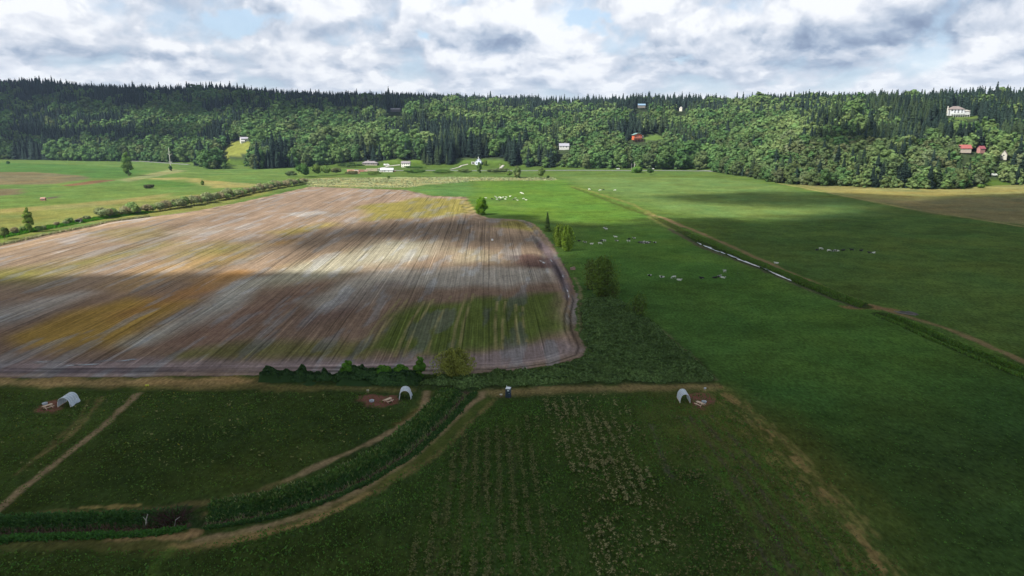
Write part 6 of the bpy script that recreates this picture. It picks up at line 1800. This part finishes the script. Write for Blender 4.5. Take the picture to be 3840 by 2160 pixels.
def cow(u, v, colr, pose, herd, s=.95, extra=''):
    key = (colr, pose)
    if key not in cm: cm[key] = cow_mesh(pose, M_cow[colr])
    x, y, z = P3(u, v)
    o = link('cow', cm[key], None, (x, y, z), rnd.choice([0, pi]) + rnd.uniform(-.7, .7)); o.scale = (s, s, s)
    lab = f'{colr} cow {pose} {herd}' + (' ' + extra if extra else '')
    tag(o, lab, 'cow', f'{colr} {pose} cows {herd}')
H1 = 'in the sunlit far herd beside the field tree'
for u, v, c, p in [(1822, 746, 'white', 'standing'), (1845, 748, 'black', 'standing'), (1858, 741, 'white', 'standing'), (1864, 745, 'black and white', 'standing'), (1863, 749, 'white', 'lying'), (1874, 743, 'white', 'grazing'), (1873, 752, 'black', 'lying'),
                   (1884, 751, 'black', 'grazing'), (1878, 746, 'white', 'standing'), (1886, 743, 'white', 'grazing'), (1898, 743, 'white', 'standing'), (1896, 748, 'white', 'lying'), (1913, 740, 'white', 'standing'),
                   (1926, 751, 'black', 'grazing'), (1932, 747, 'black and white', 'standing'), (1941, 752, 'white', 'lying'), (1963, 748, 'white', 'grazing'), (1973, 751, 'white', 'lying')]:
    cow(u, v, c, p, H1, .85)
for u, v, c in [(1954, 726, 'white'), (1960, 729, 'white'), (2210, 713, 'white'), (2250, 716, 'white'), (2263, 714, 'black'), (2306, 716, 'white')]:
    cow(u, v, c, 'grazing', 'far off near the start of the long ditch', 1.0)
H2 = 'in the shaded herd right of the young trees'
for u, v, c, p in [(2267, 860, 'black and white', 'standing'), (2273, 864, 'white', 'standing'), (2308, 894, 'white', 'standing'), (2193, 914, 'black and white', 'standing'), (2218, 917, 'white', 'lying'), (2250, 917, 'white', 'grazing'),
                   (2257, 906, 'black', 'lying'), (2267, 908, 'white', 'standing'), (2312, 908, 'black and white', 'grazing'), (2357, 910, 'white', 'standing'), (2360, 898, 'black', 'lying'), (2377, 899, 'black and white', 'standing'), (2456, 912, 'black and white', 'lying'),
                   (2172, 905, 'black', 'lying')]:
    cow(u, v, c, p, H2, .9)
for i, (u, v) in enumerate([(2397, 911), (2404, 913), (2410, 910), (2416, 914), (2422, 911), (2428, 914), (2434, 911)]):
    cow(u, v, 'black' if i in (0, 6) else 'black and white', 'lying', 'in the tight resting cluster of the shaded herd', .95)
H3_ = 'in the nearest herd right of the willows'
for u, v, c, p in [(2437, 1037, 'black and white', 'lying'), (2483, 1042, 'white', 'lying'), (2526, 1046, 'white', 'grazing'), (2546, 1054, 'white', 'lying'), (2632, 1046, 'black', 'lying'), (2680, 1044, 'black', 'lying'), (2697, 1040, 'black and white', 'lying'),
                   (2710, 1044, 'white', 'lying'), (2717, 1024, 'white', 'standing')]:
    cow(u, v, c, p, H3_, .92)
for u, v, c, p in [(3064, 939, 'black', 'lying'), (3078, 938, 'white', 'grazing'), (3108, 945, 'white', 'grazing'), (3124, 943, 'black and white', 'lying'), (3139, 943, 'white', 'lying'), (3160, 941, 'black', 'lying'), (3193, 943, 'black', 'standing'),
                   (3228, 942, 'black', 'lying'), (3262, 949, 'black', 'lying'), (3275, 950, 'white', 'lying')]:
    cow(u, v, c, p, 'in the right-hand herd beyond the long ditch', .92)
cow(2912, 989, 'white', 'lying', 'alone beside the track along the long ditch', .9)

# ------------------------------------------------------------------ haze
hz = MB().box((0, 800, 150), (5200, 5400, 360)).build('haze', None or M_white)
m, N, L = _new('haze'); out = N.new('ShaderNodeOutputMaterial'); pv_ = N.new('ShaderNodeVolumePrincipled')
pv_.inputs['Color'].default_value = (.55, .72, 1.0, 1); pv_.inputs['Density'].default_value = HAZE; pv_.inputs['Anisotropy'].default_value = .2
L.new(pv_.outputs[0], out.inputs['Volume']); hz.data.materials.clear(); hz.data.materials.append(m)
tag(hz, 'thin pale blue haze over the valley', 'haze', kind='stuff')
